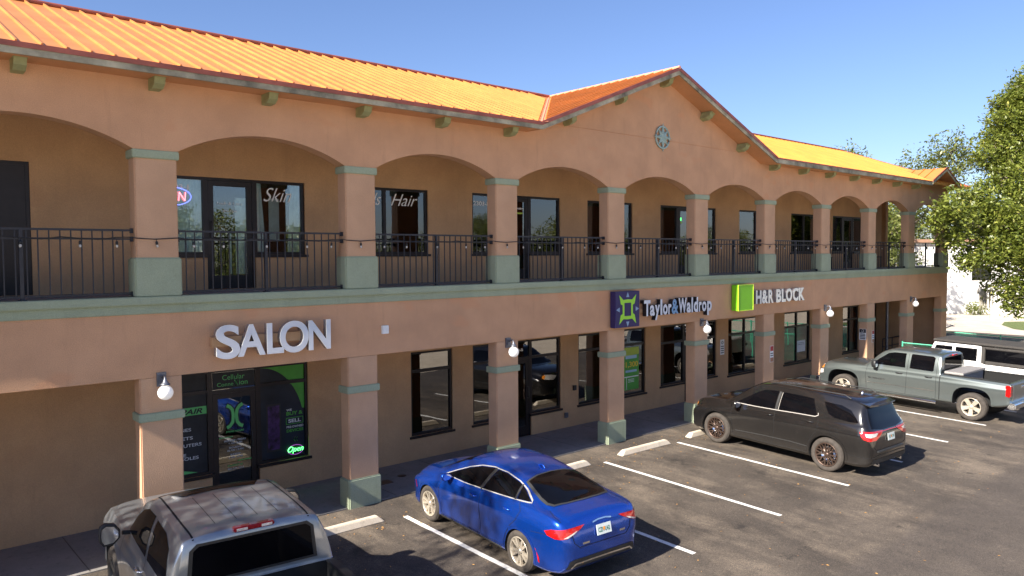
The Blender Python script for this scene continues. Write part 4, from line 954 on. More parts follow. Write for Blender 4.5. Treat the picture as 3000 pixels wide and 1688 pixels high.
        vo, eo, fo, ov, oe, of = delaunay_2d_cdt([Vector((p[0], p[1])) for p in P], ed, [list(range(nb))], 1, 1e-5)
        out = []; ok = []
        last = None
        for p in vo:
            h, n, d = s.hit(p[0], p[1], proj)
            if h is None: out.append(None); continue
            if n.dot(d) > 0: n = -n
            out.append(h+n*off)
        fs = [tuple(f) for f in fo if all(out[i] is not None for i in f)]
        # drop faces stretched across a depth jump
        fs = [f for f in fs if max((out[f[i]]-out[f[i-1]]).length for i in range(len(f))) < step*6]
        o_ = [v if v is not None else Vector((0, 0, 0)) for v in out]
        m_ = mb or MB(); m_.add(o_, fs, mi, smooth=True)
        if not build: return
        o = m_.build(name, mat_, parent or s.e, recalc=False)
        me = o.data
        # orient outward
        if len(me.polygons):
            d = s.hit(poly[0][0], poly[0][1], proj)[2]
            if sum(1 if p.normal.dot(d) > 0 else -1 for p in me.polygons) > 0: me.flip_normals()
        if label: o['label'] = label
        return o
    def line(s, mb, pts, proj, wd=.008, off=.003, step=.04, mi=0, closed=False):
        P = []; pts = [Vector(p) for p in pts]+([Vector(pts[0])] if closed else [])
        for a, b in zip(pts[:-1], pts[1:]):
            k = max(1, int((b-a).length/step)); P += [a+(b-a)*j/k for j in range(k)]
        P.append(pts[-1]); L_, R_ = [], []
        for i, p in enumerate(P):
            t = (P[min(i+1, len(P)-1)]-P[max(i-1, 0)]).normalized(); n2 = Vector((-t[1], t[0]))*wd/2
            for q, lst in ((p+n2, L_), (p-n2, R_)):
                h, n, d = s.hit(q[0], q[1], proj)
                if h is None: lst.append(None); continue
                if n.dot(d) > 0: n = -n
                lst.append(h+n*off)
        for i in range(len(P)-1):
            q = (L_[i], L_[i+1], R_[i+1], R_[i])
            if all(x is not None for x in q) and (q[0]-q[1]).length < step*4: mb.add(q, [(0, 1, 2, 3)], mi)
    def wheels(s, ys, R, track, wd, rimf, rimmat, rimR, group=None):
        # tyre
        mb = MB(); h = wd/2; rr_ = rimR
        prof = [(rr_-.01, -h*.75), (rr_+.01, -h*.9), (rr_+.5*(R-rr_), -h), (R-.025, -h*.93), (R-.006, -h*.78), (R, -h*.5)]
        for g_ in (-.45, 0, .45): prof += [(R, h*(g_-.16)), (R-.008, h*(g_-.15)), (R-.008, h*(g_-.10)), (R, h*(g_-.09))]
        prof += [(R, h*.5), (R-.006, h*.78), (R-.025, h*.93), (rr_+.5*(R-rr_), h), (rr_+.01, h*.9), (rr_-.01, h*.75)]
        mb.lathe(prof, 48, axis='x'); t0 = mb.build('wheel', M['rubber'], s.e)
        mb = MB(); rimf(mb, rr_, h); r0 = mb.build('rim', [rimmat, M['well'], M['chrome']], t0, recalc=True)
        first = True
        for sx in (-1, 1):
            for y in ys:
                c = t0 if first else copy_tree(t0, s.e); first = False
                c.location = (sx*(track/2), y, R); c.rotation_euler = (random.uniform(0, 6), 0, math.pi if sx > 0 else 0)
        return t0
def rim_common(mb, R, h):
    # barrel, lip, back disc; outer side is -x
    mb.lathe([(R-.002, -h*.86), (R+.008, -h*.92), (R-.012, -h*.95), (R-.02, -h*.80), (R-.03, -h*.2), (R-.03, h*.5)], 40, 0, axis='x')
    mb.lathe([(R-.035, -h*.05), (.0, -h*.05)], 32, 1, axis='x')
    mb.lathe([(R*.68, -h*.30), (R*.68, -h*.22), (.05, -h*.22)], 28, 2, axis='x')
def spoke(mb, a0, r0, r1, w0, w1, x0, x1, th=.03, mi=0, da=0):
    def P(r, ww, x, a):
        c, s_ = math.cos(a), math.sin(a); return [(x, c*r-s_*ww, s_*r+c*ww), (x, c*r+s_*ww, s_*r-c*ww)]
    a = P(r0, w0, x0, a0); b = P(r1, w1, x1, a0+da); c = [(p[0]+th, p[1], p[2]) for p in a]; d = [(p[0]+th, p[1], p[2]) for p in b]
    mb.add(a+b+c+d, [(0, 1, 3, 2), (4, 6, 7, 5), (0, 2, 6, 4), (1, 5, 7, 3), (2, 3, 7, 6), (0, 4, 5, 1)], mi)
def rim_hub(mb, h, r=.055, x=-.78, mi=0):
    mb.lathe([(0, h*x-.018), (r*.6, h*x-.018), (r, h*x), (r*1.3, h*x+.03), (r*1.3, h*x+.06)], 20, mi, axis='x')
    for k in range(5):
        a = k*2*math.pi/5; mb.lathe([(0, h*x-.004), (.009, h*x-.004), (.010, h*x+.02)], 8, 1, axis='x', T=Matrix.Translation((0, math.cos(a)*r*.95, math.sin(a)*r*.95)))
def rim_10(mb, R, h):
    rim_common(mb, R, h); rim_hub(mb, h)
    for k in range(5):
        a = k*2*math.pi/5
        for s_ in (-1, 1): spoke(mb, a+s_*.13, .05, R-.015, .020, .019, -h*.76, -h*.88, .035, 0, s_*.10)
def rim_mesh(mb, R, h):
    rim_common(mb, R, h); rim_hub(mb, h, .05, -.70)
    for k in range(10):
        a = k*2*math.pi/10; spoke(mb, a, .05, R*.55, .012, .010, -h*.70, -h*.80, .03)
        for s_ in (-1, 1): spoke(mb, a, R*.50, R-.012, .011, .009, -h*.78, -h*.88, .028, 0, s_*.20)
def rim_5(mb, R, h):
    rim_common(mb, R, h); rim_hub(mb, h, .06, -.72, 0)
    for k in range(5): spoke(mb, k*2*math.pi/5, .05, R-.012, .040, .066, -h*.70, -h*.88, .045)

def plate(car, x, y, z, wd, h, txt, tilt=0, par=None):
    mb = MB(); T = Matrix.Translation((x, y, z)) @ Matrix.Rotation(tilt, 4, 'X'); mb.box(-wd/2, wd/2, -.006, 0, -h/2, h/2, 0, T)
    p = mb.build('licence_plate', [pm('plate_white', (.62, .68, .66), .4, var=.1, vscale=20)], par or car.e)
    mb = MB(); vs, fs = text_geo(txt, h*.45, wd*.8, 0, .02); mb.add([T @ Vector((-wd*.4+q[0], -.008, -h*.26+q[1])) for q in vs], fs, 0)
    mb.add([T @ Vector(q) for q in ((-.02, -.009, -.02), (.02, -.009, -.02), (.02, -.009, .03), (-.02, -.009, .03))], [(0, 1, 2, 3)], 1)
    mb.build('plate_lettering', [pm('plate_green', (.03, .18, .12), .5, var=.05), M['amber']], p, recalc=False)
def handle(car, y, z, m, side=-1, ln=.19):
    p, n, d = car.hit(y, z, 'L' if side < 0 else 'R')
    if p is None: return
    mb = MB(); x = p.x; o = -1 if side < 0 else 1
    mb.tube([(x-o*.01, y-ln/2, z), (x+o*.028, y-ln*.36, z+.004), (x+o*.036, y, z+.006), (x+o*.028, y+ln*.36, z+.004), (x-o*.01, y+ln/2, z)], [.010, .015, .015, .015, .010], 8)
    mb.build('door_handle', m, car.e)
def mirror(car, y, z, x0, m, size=(.11, .10, .085), out=.14):
    for s_ in (-1, 1):
        mb = MB(); X = s_*(x0+out); a, b, c = size
        pr = [(-1, .0), (-.9, .75), (-.4, 1), (.5, .85), (1, .3), (1, -.35), (.4, -.85), (-.6, -.9), (-.95, -.5)]
        rings = []
        for (yy, k) in ((-.5, .92), (-.46, 1), (-.1, 1.0), (.3, .8), (.5, .35)): rings.append([(X+s_*(-1)*0+p[0]*a*k*(1), y+yy*c*2, z+p[1]*b*k) for p in pr])
        n = len(pr); mb.v = [q for r in rings for q in r]
        for i in range(len(rings)-1):
            for j in range(n): mb.f.append([i*n+j, i*n+(j+1) % n, (i+1)*n+(j+1) % n, (i+1)*n+j]); mb.m.append(0); mb.sm.append(True)
        mb.f.append(list(range(n))); mb.m.append(0); mb.sm.append(False); mb.f.append([4*n+j for j in range(n)]); mb.m.append(0); mb.sm.append(True)
        mb.tube([(s_*(x0-.04), y+.03, z-.05), (s_*(x0+.06), y+.01, z-.03)], .028, 8)
        mm = mb.build('side_mirror', m, car.e)
        g_ = MB(); g_.add([(X+p[0]*a*.80, y-c-.004, z+p[1]*b*.80) for p in pr], [tuple(range(n))]); g_.build('mirror_glass', M['chrome'], mm, recalc=False)

def well_cut(car, ys, R, wm, depth=.32, square=False):
    for y in ys:
        for s_ in (-1, 1):
            pw = 2 if not square else 3.0; P = []
            for k in range(44):
                t = 2*math.pi*k/44; c_, q_ = math.cos(t), math.sin(t); P.append((s_*(wm-depth), y+R*math.copysign(abs(c_)**(2/pw), c_), R-.055+R*(.97 if square else 1)*math.copysign(abs(q_)**(2/pw), q_)))
            mb = MB(); mb.prism(P, (s_*(depth+.3), 0, 0)); car.cut(mb)

# ------------------------------------------------------------------ blue sedan
P_blue = paint('blue_car_paint', (.003, .062, .42), .68, .25, .4)
T = dict(
 top=[(-2.44, .70), (-2.42, .84), (-2.37, .98), (-2.31, 1.075), (-2.1, 1.125), (-1.85, 1.175), (-1.6, 1.245), (-1.1, 1.375), (-.7, 1.445), (-.25, 1.485), (.15, 1.48), (.5, 1.425), (.9, 1.27), (1.25, 1.10), (1.42, 1.03), (1.7, .985), (2.0, .92), (2.25, .82), (2.38, .70), (2.44, .58)],
 belt=[(-2.44, .66), (-2.40, .84), (-2.31, 1.0), (-2.1, 1.06), (-1.5, 1.10), (-.5, 1.03), (.5, .965), (1.2, .92), (1.8, .85), (2.2, .73), (2.44, .52)],
 wmax=[(-2.44, .60), (-2.42, .70), (-2.36, .80), (-2.2, .875), (-1.9, .915), (-1.3, .935), (-.8, .922), (0, .918), (.8, .922), (1.4, .932), (1.8, .905), (2.1, .83), (2.3, .70), (2.40, .56), (2.44, .45)],
 wbelt=[(-2.44, .52), (-2.36, .72), (-2.2, .80), (-1.8, .82), (-1.2, .835), (0, .845), (1.1, .835), (1.5, .80), (1.9, .74), (2.2, .62), (2.44, .38)],
 wtop=[(-2.44, .42), (-2.34, .64), (-2.1, .70), (-1.85, .68), (-1.5, .63), (-1, .585), (-.3, .575), (.4, .585), (.8, .64), (1.2, .71), (1.45, .72), (1.9, .62), (2.2, .5), (2.44, .30)],
 crown=[(-2.44, .02), (-2.2, .05), (-1.6, .07), (-.6, .065), (.4, .06), (1.0, .06), (1.4, .06), (2.1, .06), (2.44, .03)],
 bot=[(-2.44, .34), (-2.3, .24), (-1.8, .20), (1.8, .19), (2.3, .22), (2.44, .28)])
hd = math.atan2(-.19, 2.75)
fa, ra = 1.46, -1.28
def place(front, rear, fa, ra, halfw, h):
    """centre position from the two left tyre contact points on the lot"""
    f_, r_ = Vector(front), Vector(rear); a = (f_-r_).normalized(); rt = Vector((a.y, -a.x)); mid = (f_+r_)/2 - a*(fa+ra)/2 + rt*halfw
    return (mid.x, mid.y, gz(mid.y)), math.atan2(-a.x, a.y)
loc, rz = place((4.13, -1.43), (3.96, -4.08), fa*.966, ra*.966, .88, 0)
c = Car('blue_sedan', loc, rz, 'metallic blue four-door sedan parked nose-in beside the third column', 'car', T, P_blue, pitch=math.atan(.03), rearf=.86, ra=ra, scale=.966)
well_cut(c, (fa, ra), .375, .93); c.finish()
c.wheels((fa, ra), .335, 1.60, .225, rim_10, M['alloy'], .232)
GL = M['carglass']
trimc = M['chrome']
dlo = [(1.04, 1.0), (.72, 1.14), (.42, 1.26), (.12, 1.35), (-.2, 1.392), (-.55, 1.385), (-.9, 1.33), (-1.15, 1.255), (-1.40, 1.165), (-1.43, 1.14), (-.6, 1.075), (.4, 1.01)]
for sd in ('L', 'R'):
    mb = MB(); c.line(mb, dlo, sd, .014, .006, closed=True); c.line(mb, [(-.12, 1.04), (-.28, 1.38)], sd, .07, .0065, mi=1); c.line(mb, [(-1.06, 1.11), (-1.0, 1.30)], sd, .04, .0065, mi=1)
    mb.build('window_trim', [M['bright'], M['blackp']], c.e, recalc=False)
    c.patch('door_glass', [(1.0, 1.008), (.72, 1.125), (.42, 1.245), (.12, 1.335), (-.2, 1.378), (-.235, 1.378), (-.075, 1.045), (.4, 1.022)], sd, GL, .0045)
    c.patch('door_glass', [(-.17, 1.052), (-.325, 1.378), (-.55, 1.37), (-.9, 1.315), (-.975, 1.295), (-1.03, 1.118), (-.6, 1.085)], sd, GL, .0045)
    c.patch('quarter_glass', [(-1.09, 1.125), (-1.03, 1.28), (-1.15, 1.24), (-1.37, 1.16), (-1.38, 1.148)], sd, GL, .0045, .03)
    mb = MB()
    c.line(mb, [(1.02, .98), (1.08, .80), (1.09, .5), (1.0, .30), (.95, .28)], sd); c.line(mb, [(-.15, 1.04), (-.20, .6), (-.20, .30)], sd); c.line(mb, [(-1.18, 1.12), (-1.30, 1.0), (-1.22, .85), (-1.05, .70), (-.92, .5), (-.84, .30)], sd)
    c.line(mb, [(.95, .29), (-.84, .30)], sd); c.line(mb, [(-1.60, .78), (-1.8, .81), (-1.98, .83)], sd, .006)
    mb.build('door_seams', M['seam'], c.e, recalc=False)
    c.patch('rocker_trim', [(1.05, .215), (1.05, .27), (-.82, .275), (-.82, .22)], sd, M['trimgrey'], .006)
    for yy in (fa, ra): mb = MB(); c.line(mb, [(yy+.42*math.cos(t), .33+.42*math.sin(t)) for t in [rad(a) for a in range(-5, 186, 10)]], sd, .02, .005); mb.build('arch_lip', P_blue, c.e, recalc=False)
    c.patch('side_marker', [(-1.71, .52), (-1.68, .545), (-1.78, .41), (-1.80, .33), (-1.765, .34)], sd, M['redlamp'], .007, .03)
    c.patch('side_marker', [(1.93, .52), (1.99, .66), (1.965, .66), (1.91, .55)], sd, M['redlamp'], .007, .03)
    for y, z in ((.02, .90), (-.96, .945)): handle(c, y, z, P_blue, -1 if sd == 'L' else 1)
rw = [(-.64, -.80), (0, -.74), (.64, -.80), (.70, -1.3), (.73, -1.72), (.66, -1.86), (.35, -1.93), (0, -1.95), (-.35, -1.93), (-.66, -1.86), (-.73, -1.72), (-.70, -1.3)]
rw = [(-.555, -1.02), (-.3, -.965), (0, -.95), (.3, -.965), (.555, -1.02), (.60, -1.25), (.645, -1.50), (.65, -1.66), (.59, -1.76), (.35, -1.81), (0, -1.83), (-.35, -1.81), (-.59, -1.76), (-.65, -1.66), (-.645, -1.50), (-.60, -1.25)]
c.patch('rear_window_seal', rw, 'T', M['trimgrey'], .007, .035)
c.patch('rear_window', [(x*.935, -1.39+(y+1.39)*.92) for x, y in rw], 'T', GL, .011, .035)
c.patch('windscreen', [(-.58, .50), (0, .54), (.58, .50), (.66, 1.0), (.68, 1.30), (.4, 1.38), (0, 1.40), (-.4, 1.38), (-.68, 1.30), (-.66, 1.0)], 'T', GL, .005)
tl = lambda s_: [(-.80, .0), ]
for pj, s_ in (('BL', -1), ('BR', 1)):
    # lamp wraps round the rear corner
    q = [(1.02, .865), (1.16, .905), (1.36, .925), (1.58, .935), (1.78, .945), (1.72, .90), (1.60, .84), (1.46, .79), (1.24, .785), (1.08, .81)]
    q = [(.71+(u-1.02)*.79, v+.015) for u, v in q]; poly = [((u if s_ < 0 else -u), v) for u, v in q]
    lm_ = c.patch('tail_lamp', poly, pj, M['redlamp'], .010, .035)
    q2 = [(1.40, .80), (1.50, .835), (1.66, .885), (1.60, .845), (1.48, .80)]
    c.patch('reverse_lamp', [((.71+(u-1.02)*.79)*(1 if s_ < 0 else -1), v+.015) for u, v in q2], pj, M['clearlamp'], .014, .03, parent=lm_)
mb = MB(); c.line(mb, [(-.70, .945), (-.64, .88), (-.60, .72), (-.50, .64), (.50, .64), (.60, .72), (.64, .88), (.70, .945)], 'B', .010, .004); c.line(mb, [(-.76, -2.12), (-.75, -1.95), (-.69, -1.78)], 'T', .009); c.line(mb, [(.76, -2.12), (.75, -1.95), (.69, -1.78)], 'T', .009)
mb.build('boot_seams', M['seam'], c.e, recalc=False)
plate(c, 0, -2.283, .83, .31, .16, 'CZH U42', rad(-14))
mb = MB(); c.line(mb, [(-.20, .955), (-.08, .975), (.08, .975), (.20, .955)], 'B', .02, .012); c.line(mb, [(-.44, .685), (-.30, .685)], 'B', .03, .006); c.line(mb, [(.36, .72), (.48, .72)], 'B', .03, .006); mb.build('badge', M['chrome'], c.e, recalc=False)
bp_ = c.patch('bumper_valance', [(-.74, .33), (-.68, .45), (-.60, .47), (.60, .47), (.68, .45), (.74, .33), (.5, .345), (-.5, .345)], 'B', M['blackp'], .008, .05)
mb = MB(); c.line(mb, [(-.66, .345), (-.58, .40), (-.2, .405), (.2, .405), (.58, .40), (.66, .345)], 'B', .024, .016); mb.build('bumper_trim', M['chrome'], bp_, recalc=False)
mirror(c, .80, 1.04, .85, P_blue, (.105, .07, .07), .12)
mb = MB(); mb.tube([(0, -.68, 1.45), (0, -.75, 1.475), (0, -.80, 1.465), (0, -.84, 1.425)], [.02, .018, .014, .01], 8); mb.build('antenna', P_blue, c.e)

# ------------------------------------------------------------------ black SUV
P_blk = paint('black_car_paint', (.012, .011, .011), .3, .22, .22)
T = dict(
 top=[(-2.555, .78), (-2.545, .95), (-2.50, 1.08), (-2.42, 1.22), (-2.30, 1.47), (-2.23, 1.62), (-2.15, 1.69), (-1.9, 1.735), (-1.2, 1.77), (-.5, 1.785), (.1, 1.78), (.4, 1.75), (.62, 1.68), (1.0, 1.44), (1.3, 1.25), (1.42, 1.19), (1.8, 1.16), (2.15, 1.11), (2.38, 1.02), (2.5, .88), (2.555, .72)],
 belt=[(-2.555, .74), (-2.50, 1.02), (-2.3, 1.19), (-1.6, 1.18), (-.6, 1.145), (.3, 1.115), (1.2, 1.07), (1.8, 1.02), (2.2, .93), (2.45, .80), (2.555, .62)],
 wmax=[(-2.555, .74), (-2.52, .83), (-2.42, .90), (-2.2, .945), (-1.5, .968), (-.8, .95), (.6, .95), (1.5, .968), (2.0, .955), (2.3, .90), (2.46, .80), (2.555, .66)],
 wbelt=[(-2.555, .66), (-2.45, .80), (-2.2, .85), (-1, .875), (1.0, .875), (1.5, .86), (2.0, .82), (2.3, .76), (2.555, .55)],
 wtop=[(-2.555, .60), (-2.45, .70), (-2.3, .64), (-2.15, .64), (-1, .665), (.2, .665), (.8, .70), (1.2, .76), (1.45, .78), (2.0, .74), (2.35, .66), (2.555, .48)],
 crown=[(-2.555, .02), (-2.3, .06), (-2.1, .07), (.4, .06), (1.2, .06), (2.2, .06), (2.555, .03)],
 bot=[(-2.555, .36), (-2.4, .27), (-1.9, .25), (1.9, .24), (2.4, .27), (2.555, .34)])
fa, ra = 1.60, -1.45
loc, rz = place((12.98, -1.58), (12.82, -4.62), fa*.985, ra*.985, .945, 0)
c = Car('black_suv', loc, rz, 'glossy black SUV with dark bronze wheels parked in the middle of the lot', 'car', T, P_blk, pitch=math.atan(.03), rearf=.9, ra=ra, scale=.985)
well_cut(c, (fa, ra), .44, .965); c.finish()
c.wheels((fa, ra), .39, 1.66, .265, rim_mesh, M['bronze'], .27)
for sd in ('L', 'R'):
    c.patch('door_glass', [(1.06, 1.165), (.78, 1.33), (.5, 1.50), (.34, 1.57), (.05, 1.60), (-.06, 1.60), (-.02, 1.18), (.5, 1.165)], sd, GL, .005)
    c.patch('door_glass', [(-.14, 1.19), (-.18, 1.60), (-.55, 1.60), (-.98, 1.585), (-1.13, 1.25), (-1.10, 1.22), (-.6, 1.205)], sd, GL, .005)
    c.patch('quarter_glass', [(-1.24, 1.56), (-1.66, 1.545), (-1.9, 1.47), (-2.06, 1.31), (-2.12, 1.235), (-1.9, 1.225), (-1.55, 1.255), (-1.40, 1.32)], sd, GL, .005)
    mb = MB(); c.line(mb, [(1.10, 1.145), (.5, 1.148), (-.1, 1.165), (-.6, 1.185), (-1.10, 1.20), (-1.17, 1.24), (-1.16, 1.29)], sd, .018, .008); c.line(mb, [(-.13, 1.16), (-.17, 1.59)], sd, .012, .008); mb.build('window_trim', M['bright'], c.e, recalc=False)
    mb = MB(); c.line(mb, [(-.07, 1.15), (-.11, 1.60)], sd, .06, .006); mb.build('pillar_trim', M['blackp'], c.e, recalc=False)
    mb = MB(); c.line(mb, [(1.10, 1.12), (1.16, .9), (1.12, .45), (1.05, .33)], sd); c.line(mb, [(-.06, 1.13), (-.08, .7), (-.02, .34)], sd); c.line(mb, [(-1.20, 1.16), (-1.20, .95), (-1.0, .62), (-.92, .34)], sd); c.line(mb, [(1.05, .33), (-.92, .34)], sd); c.line(mb, [(-1.9, .52), (-2.3, .50), (-2.48, .50)], sd, .006)
    c.line(mb, [(-1.52, 1.03), (-1.70, 1.03), (-1.70, .88), (-1.52, .88)], sd, .006, closed=True)
    mb.build('door_seams', M['seam'], c.e, recalc=False)
    for yy in (fa, ra): mb = MB(); c.line(mb, [(yy+.475*math.cos(t), .385+.475*math.sin(t)) for t in [rad(a) for a in range(-8, 189, 9)]], sd, .045, .009); mb.build('arch_lip', P_blk, c.e, recalc=False)
    mb = MB(); c.line(mb, [(1.02, .46), (.2, .49), (-.5, .50), (-.95, .48)], sd, .02, .008); mb.build('body_trim', M['trimgrey'], c.e, recalc=False)
    for y, z in ((.08, 1.03), (-1.0, 1.065)): handle(c, y, z, P_blk, -1 if sd == 'L' else 1, .2)
c.patch('rear_window', [(-.70, 1.13), (-.63, 1.36), (-.575, 1.55), (-.54, 1.60), (.54, 1.60), (.575, 1.55), (.63, 1.36), (.70, 1.13), (.3, 1.08), (-.3, 1.08)], 'B', GL, .006)
c.patch('windscreen', [(-.62, .52), (0, .58), (.62, .52), (.74, 1.2), (.72, 1.34), (0, 1.42), (-.72, 1.34), (-.74, 1.2)], 'T', GL, .006)
mb = MB(); mb.prism([(-.63, -2.13, 1.705), (.63, -2.13, 1.705), (.60, -2.36, 1.655), (.3, -2.41, 1.655), (-.3, -2.41, 1.655), (-.60, -2.36, 1.655)], (0, 0, -.035)); mb.build('spoiler', P_blk, c.e, bevel=.01, loc=(0, .12, -.045))
for pj, s_ in (('BL', -1), ('BR', 1)):
    q = [(1.06, 1.02), (1.20, 1.035), (1.45, 1.03), (1.75, 1.025), (1.90, 1.02), (1.84, .955), (1.66, .87), (1.58, .835), (1.32, .83), (1.16, .86), (1.09, .93)]
    l_ = c.patch('tail_lamp', [((.90+(u-1.06)*.69)*(1 if s_ < 0 else -1), v+.045) for u, v in q], pj, M['redlamp'], .010, .035)
    q2 = [(1.20, .99), (1.45, .99), (1.68, .985), (1.58, .925), (1.36, .905), (1.23, .925)]
    c.patch('reverse_lamp', [((.90+(u-1.06)*.69)*(1 if s_ < 0 else -1), v+.045) for u, v in q2], pj, M['clearlamp'], .014, .035, parent=l_)
c.patch('tail_lamp_bar', [(-.55, 1.035), (-.55, 1.05), (0, 1.058), (.55, 1.05), (.55, 1.035), (0, 1.043)], 'B', M['redlamp'], .012, .05)
plate(c, 0, -2.457, .90, .31, .16, 'KJT 28', rad(-8))
mb = MB(); c.line(mb, [(-.72, 1.0), (-.72, .72), (-.62, .66), (.62, .66), (.72, .72), (.72, 1.0)], 'B', .010, .004); mb.build('tailgate_seams', M['seam'], c.e, recalc=False)
mb = MB(); mb.box(-.60, .60, -2.485, -2.39, .60, .635); mb.build('bumper_step', M['trimgrey'], c.e, bevel=.012)
bv = c.patch('bumper_valance', [(-.80, .37), (-.74, .46), (.74, .46), (.80, .37)], 'B', M['blackp'], .008)
mb = MB(); c.line(mb, [(-.78, .50), (-.5, .53), (.5, .53), (.78, .50)], 'B', .014, .008); mb.build('bumper_trim', M['trimgrey'], bv, recalc=False)
for s_ in (-1, 1): mb = MB(); mb.tube([(s_*.52, -2.25, .31), (s_*.52, -2.455, .31)], .038, 12); mb.build('exhaust', M['chrome'], c.e)
for s_ in (-1, 1):
    mb = MB(); mb.tube([(s_*.60, .25, 1.735), (s_*.60, .12, 1.775), (s_*.595, -1.65, 1.77), (s_*.59, -1.8, 1.70)], .014, 8); mb.build('roof_rail', M['blackp'], c.e)
mirror(c, .98, 1.14, .90, P_blk, (.12, .095, .08), .13)
mb = MB(); mb.lathe([(0, .07), (.012, .06), (.03, .0)], 10, T=Matrix.Translation((0, -1.75, 1.74))); mb.build('antenna', M['chrome'], c.e)
for pj, s_ in (('FL', -1), ('FL', 1)):
    if s_ < 0:
        hl = c.patch('headlight', [(-1.62, .90), (-1.40, .93), (-1.20, .94), (-1.16, .88), (-1.20, .80), (-1.5, .78)], 'FL', M['clearlamp'], .008, .04); c.patch('indicator', [(-1.24, .91), (-1.19, .93), (-1.13, .91), (-1.12, .82), (-1.20, .80)], 'FL', M['amber'], .012, .03, parent=hl)

# ------------------------------------------------------------------ pickups
def pickup(name, loc, rz, label, P, L, wb, W, H, cab, frontoh, dark_roof=None):
    """L length, cab=(rear y of cab, windscreen top y, cowl y)"""
    y1 = L/2; y0 = -L/2; fa = y1-frontoh; ra = fa-wb; cr_, wt_, cw = cab; bh = H*.675
    w2 = W/2
    T = dict(
     top=[(y0, bh-.04), (y0+.05, bh-.01), (cr_-.03, bh+.01), (cr_-.012, bh+.012), (cr_+.012, H-.10), (cr_+.06, H-.035), (cr_+.35, H-.01), (.0, H), (wt_-.2, H-.01), (wt_, H-.05), (wt_+.12, H-.10), (cw-.05, bh+.06), (cw+.05, bh+.01), (cw+.3, bh-.01), (y1-.35, bh-.05), (y1-.12, bh-.12), (y1-.04, bh-.24), (y1, bh-.42)],
     belt=[(y0, bh-.06), (cr_, bh-.03), (wt_, bh-.04), (cw, bh-.05), (y1-.3, bh-.13), (y1-.08, bh-.28), (y1, bh-.5)],
     wmax=[(y0, w2-.04), (y0+.06, w2-.01), (ra, w2), (0, w2-.02), (fa, w2), (y1-.35, w2-.01), (y1-.1, w2-.06), (y1, w2-.16)],
     wbelt=[(y0, w2-.08), (cr_, w2-.07), (cw, w2-.08), (y1-.3, w2-.12), (y1, w2-.28)],
     wtop=[(y0, w2-.11), (cr_-.03, w2-.11), (cr_-.012, w2-.12), (cr_+.012, w2-.235), (0, w2-.245), (wt_, w2-.24), (cw, w2-.15), (y1-.4, w2-.2), (y1, w2-.4)],
     crown=[(y0, .01), (cr_-.02, .01), (cr_+.03, .06), (wt_, .06), (cw, .05), (y1, .05)],
     bot=[(y0, .58), (y0+.3, .50), (ra+.5, .42), (y1-.4, .36), (y1, .36)])
    c = Car(name, loc, rz, label, 'pickup truck', T, P, pitch=math.atan(.03)); c.fa, c.ra, c.bh = fa, ra, bh
    well_cut(c, (fa, ra), .52, w2, .36, True)
    mb = MB(); mb.box(-w2+.17, w2-.17, y0+.07, cr_-.06, .82, bh+.6); c.cut(mb, 1)
    c.finish(); return c
P_gg = paint('grey_green_paint', (.155, .18, .178), .7, .30, .35)
fa_, L_ = .98, 5.75
wb_ = 3.87; y1 = L_/2; fa = y1-.90; ra = fa-wb_
loc, rz = place((21.14, -1.04), (21.04, -4.91), fa, ra, 1.0, 0)
c = pickup('green_grey_pickup', loc, rz, 'dark green-grey four-door pickup truck with an open bed and step bars', P_gg, L_, wb_, 2.03, 1.85, (-1.0, .66, 1.32), .90)
w2, bh = 1.015, c.bh
c.wheels((c.fa, c.ra), .405, 1.74, .27, rim_5, M['alloy'], .265)
for sd in ('L', 'R'):
    c.patch('door_glass', [(1.06, bh+.05), (.85, bh+.24), (.60, bh+.43), (.42, bh+.475), (.06, bh+.48), (.04, bh+.05)], sd, GL, .005)
    c.patch('door_glass', [(-.10, bh+.05), (-.10, bh+.47), (-.14, bh+.485), (-.74, bh+.48), (-.80, bh+.44), (-.80, bh+.07), (-.76, bh+.04)], sd, GL, .005)
    mb = MB(); c.line(mb, [(1.20, bh-.0), (1.24, .9), (1.20, .5)], sd); c.line(mb, [(-.03, bh+.48), (-.03, bh), (-.03, .9), (-.01, .48)], sd); c.line(mb, [(-.88, bh+.46), (-.90, .9), (-.90, .48)], sd); c.line(mb, [(-1.005, bh+.30), (-1.005, .46)], sd, .022); c.line(mb, [(1.20, .48), (-.90, .48)], sd)
    mb.build('door_seams', M['seam'], c.e, recalc=False)
    for yy in (c.fa, c.ra):
        mb = MB(); q = [(yy+(.56)*math.copysign(abs(math.cos(t))**.66, math.cos(t)), .465+.545*abs(math.sin(t))**.66) for t in [rad(a) for a in range(2, 179, 8)]]; c.line(mb, q, sd, .07, .012); mb.build('fender_flare', P_gg, c.e, recalc=False)
    mb = MB(); c.line(mb, [(1.18, .70), (-.88, .72)], sd, .014, .008); mb.build('body_trim', M['chrome'], c.e, recalc=False)
    for y, z in ((.20, bh-.14), (-.68, bh-.14)): handle(c, y, z, M['blackp'], -1 if sd == 'L' else 1, .22)
    s_ = -1 if sd == 'L' else 1
    mb = MB(); mb.tube([(s_*(w2+.01), 1.15, .38), (s_*(w2+.01), -.95, .38)], .05, 10)
    for yy in (1.1, -.75): mb.tube([(s_*(w2+.01), yy, .38), (s_*(w2-.25), yy, .48)], .025, 6)
    mb.build('step_bar', M['chrome'], c.e)
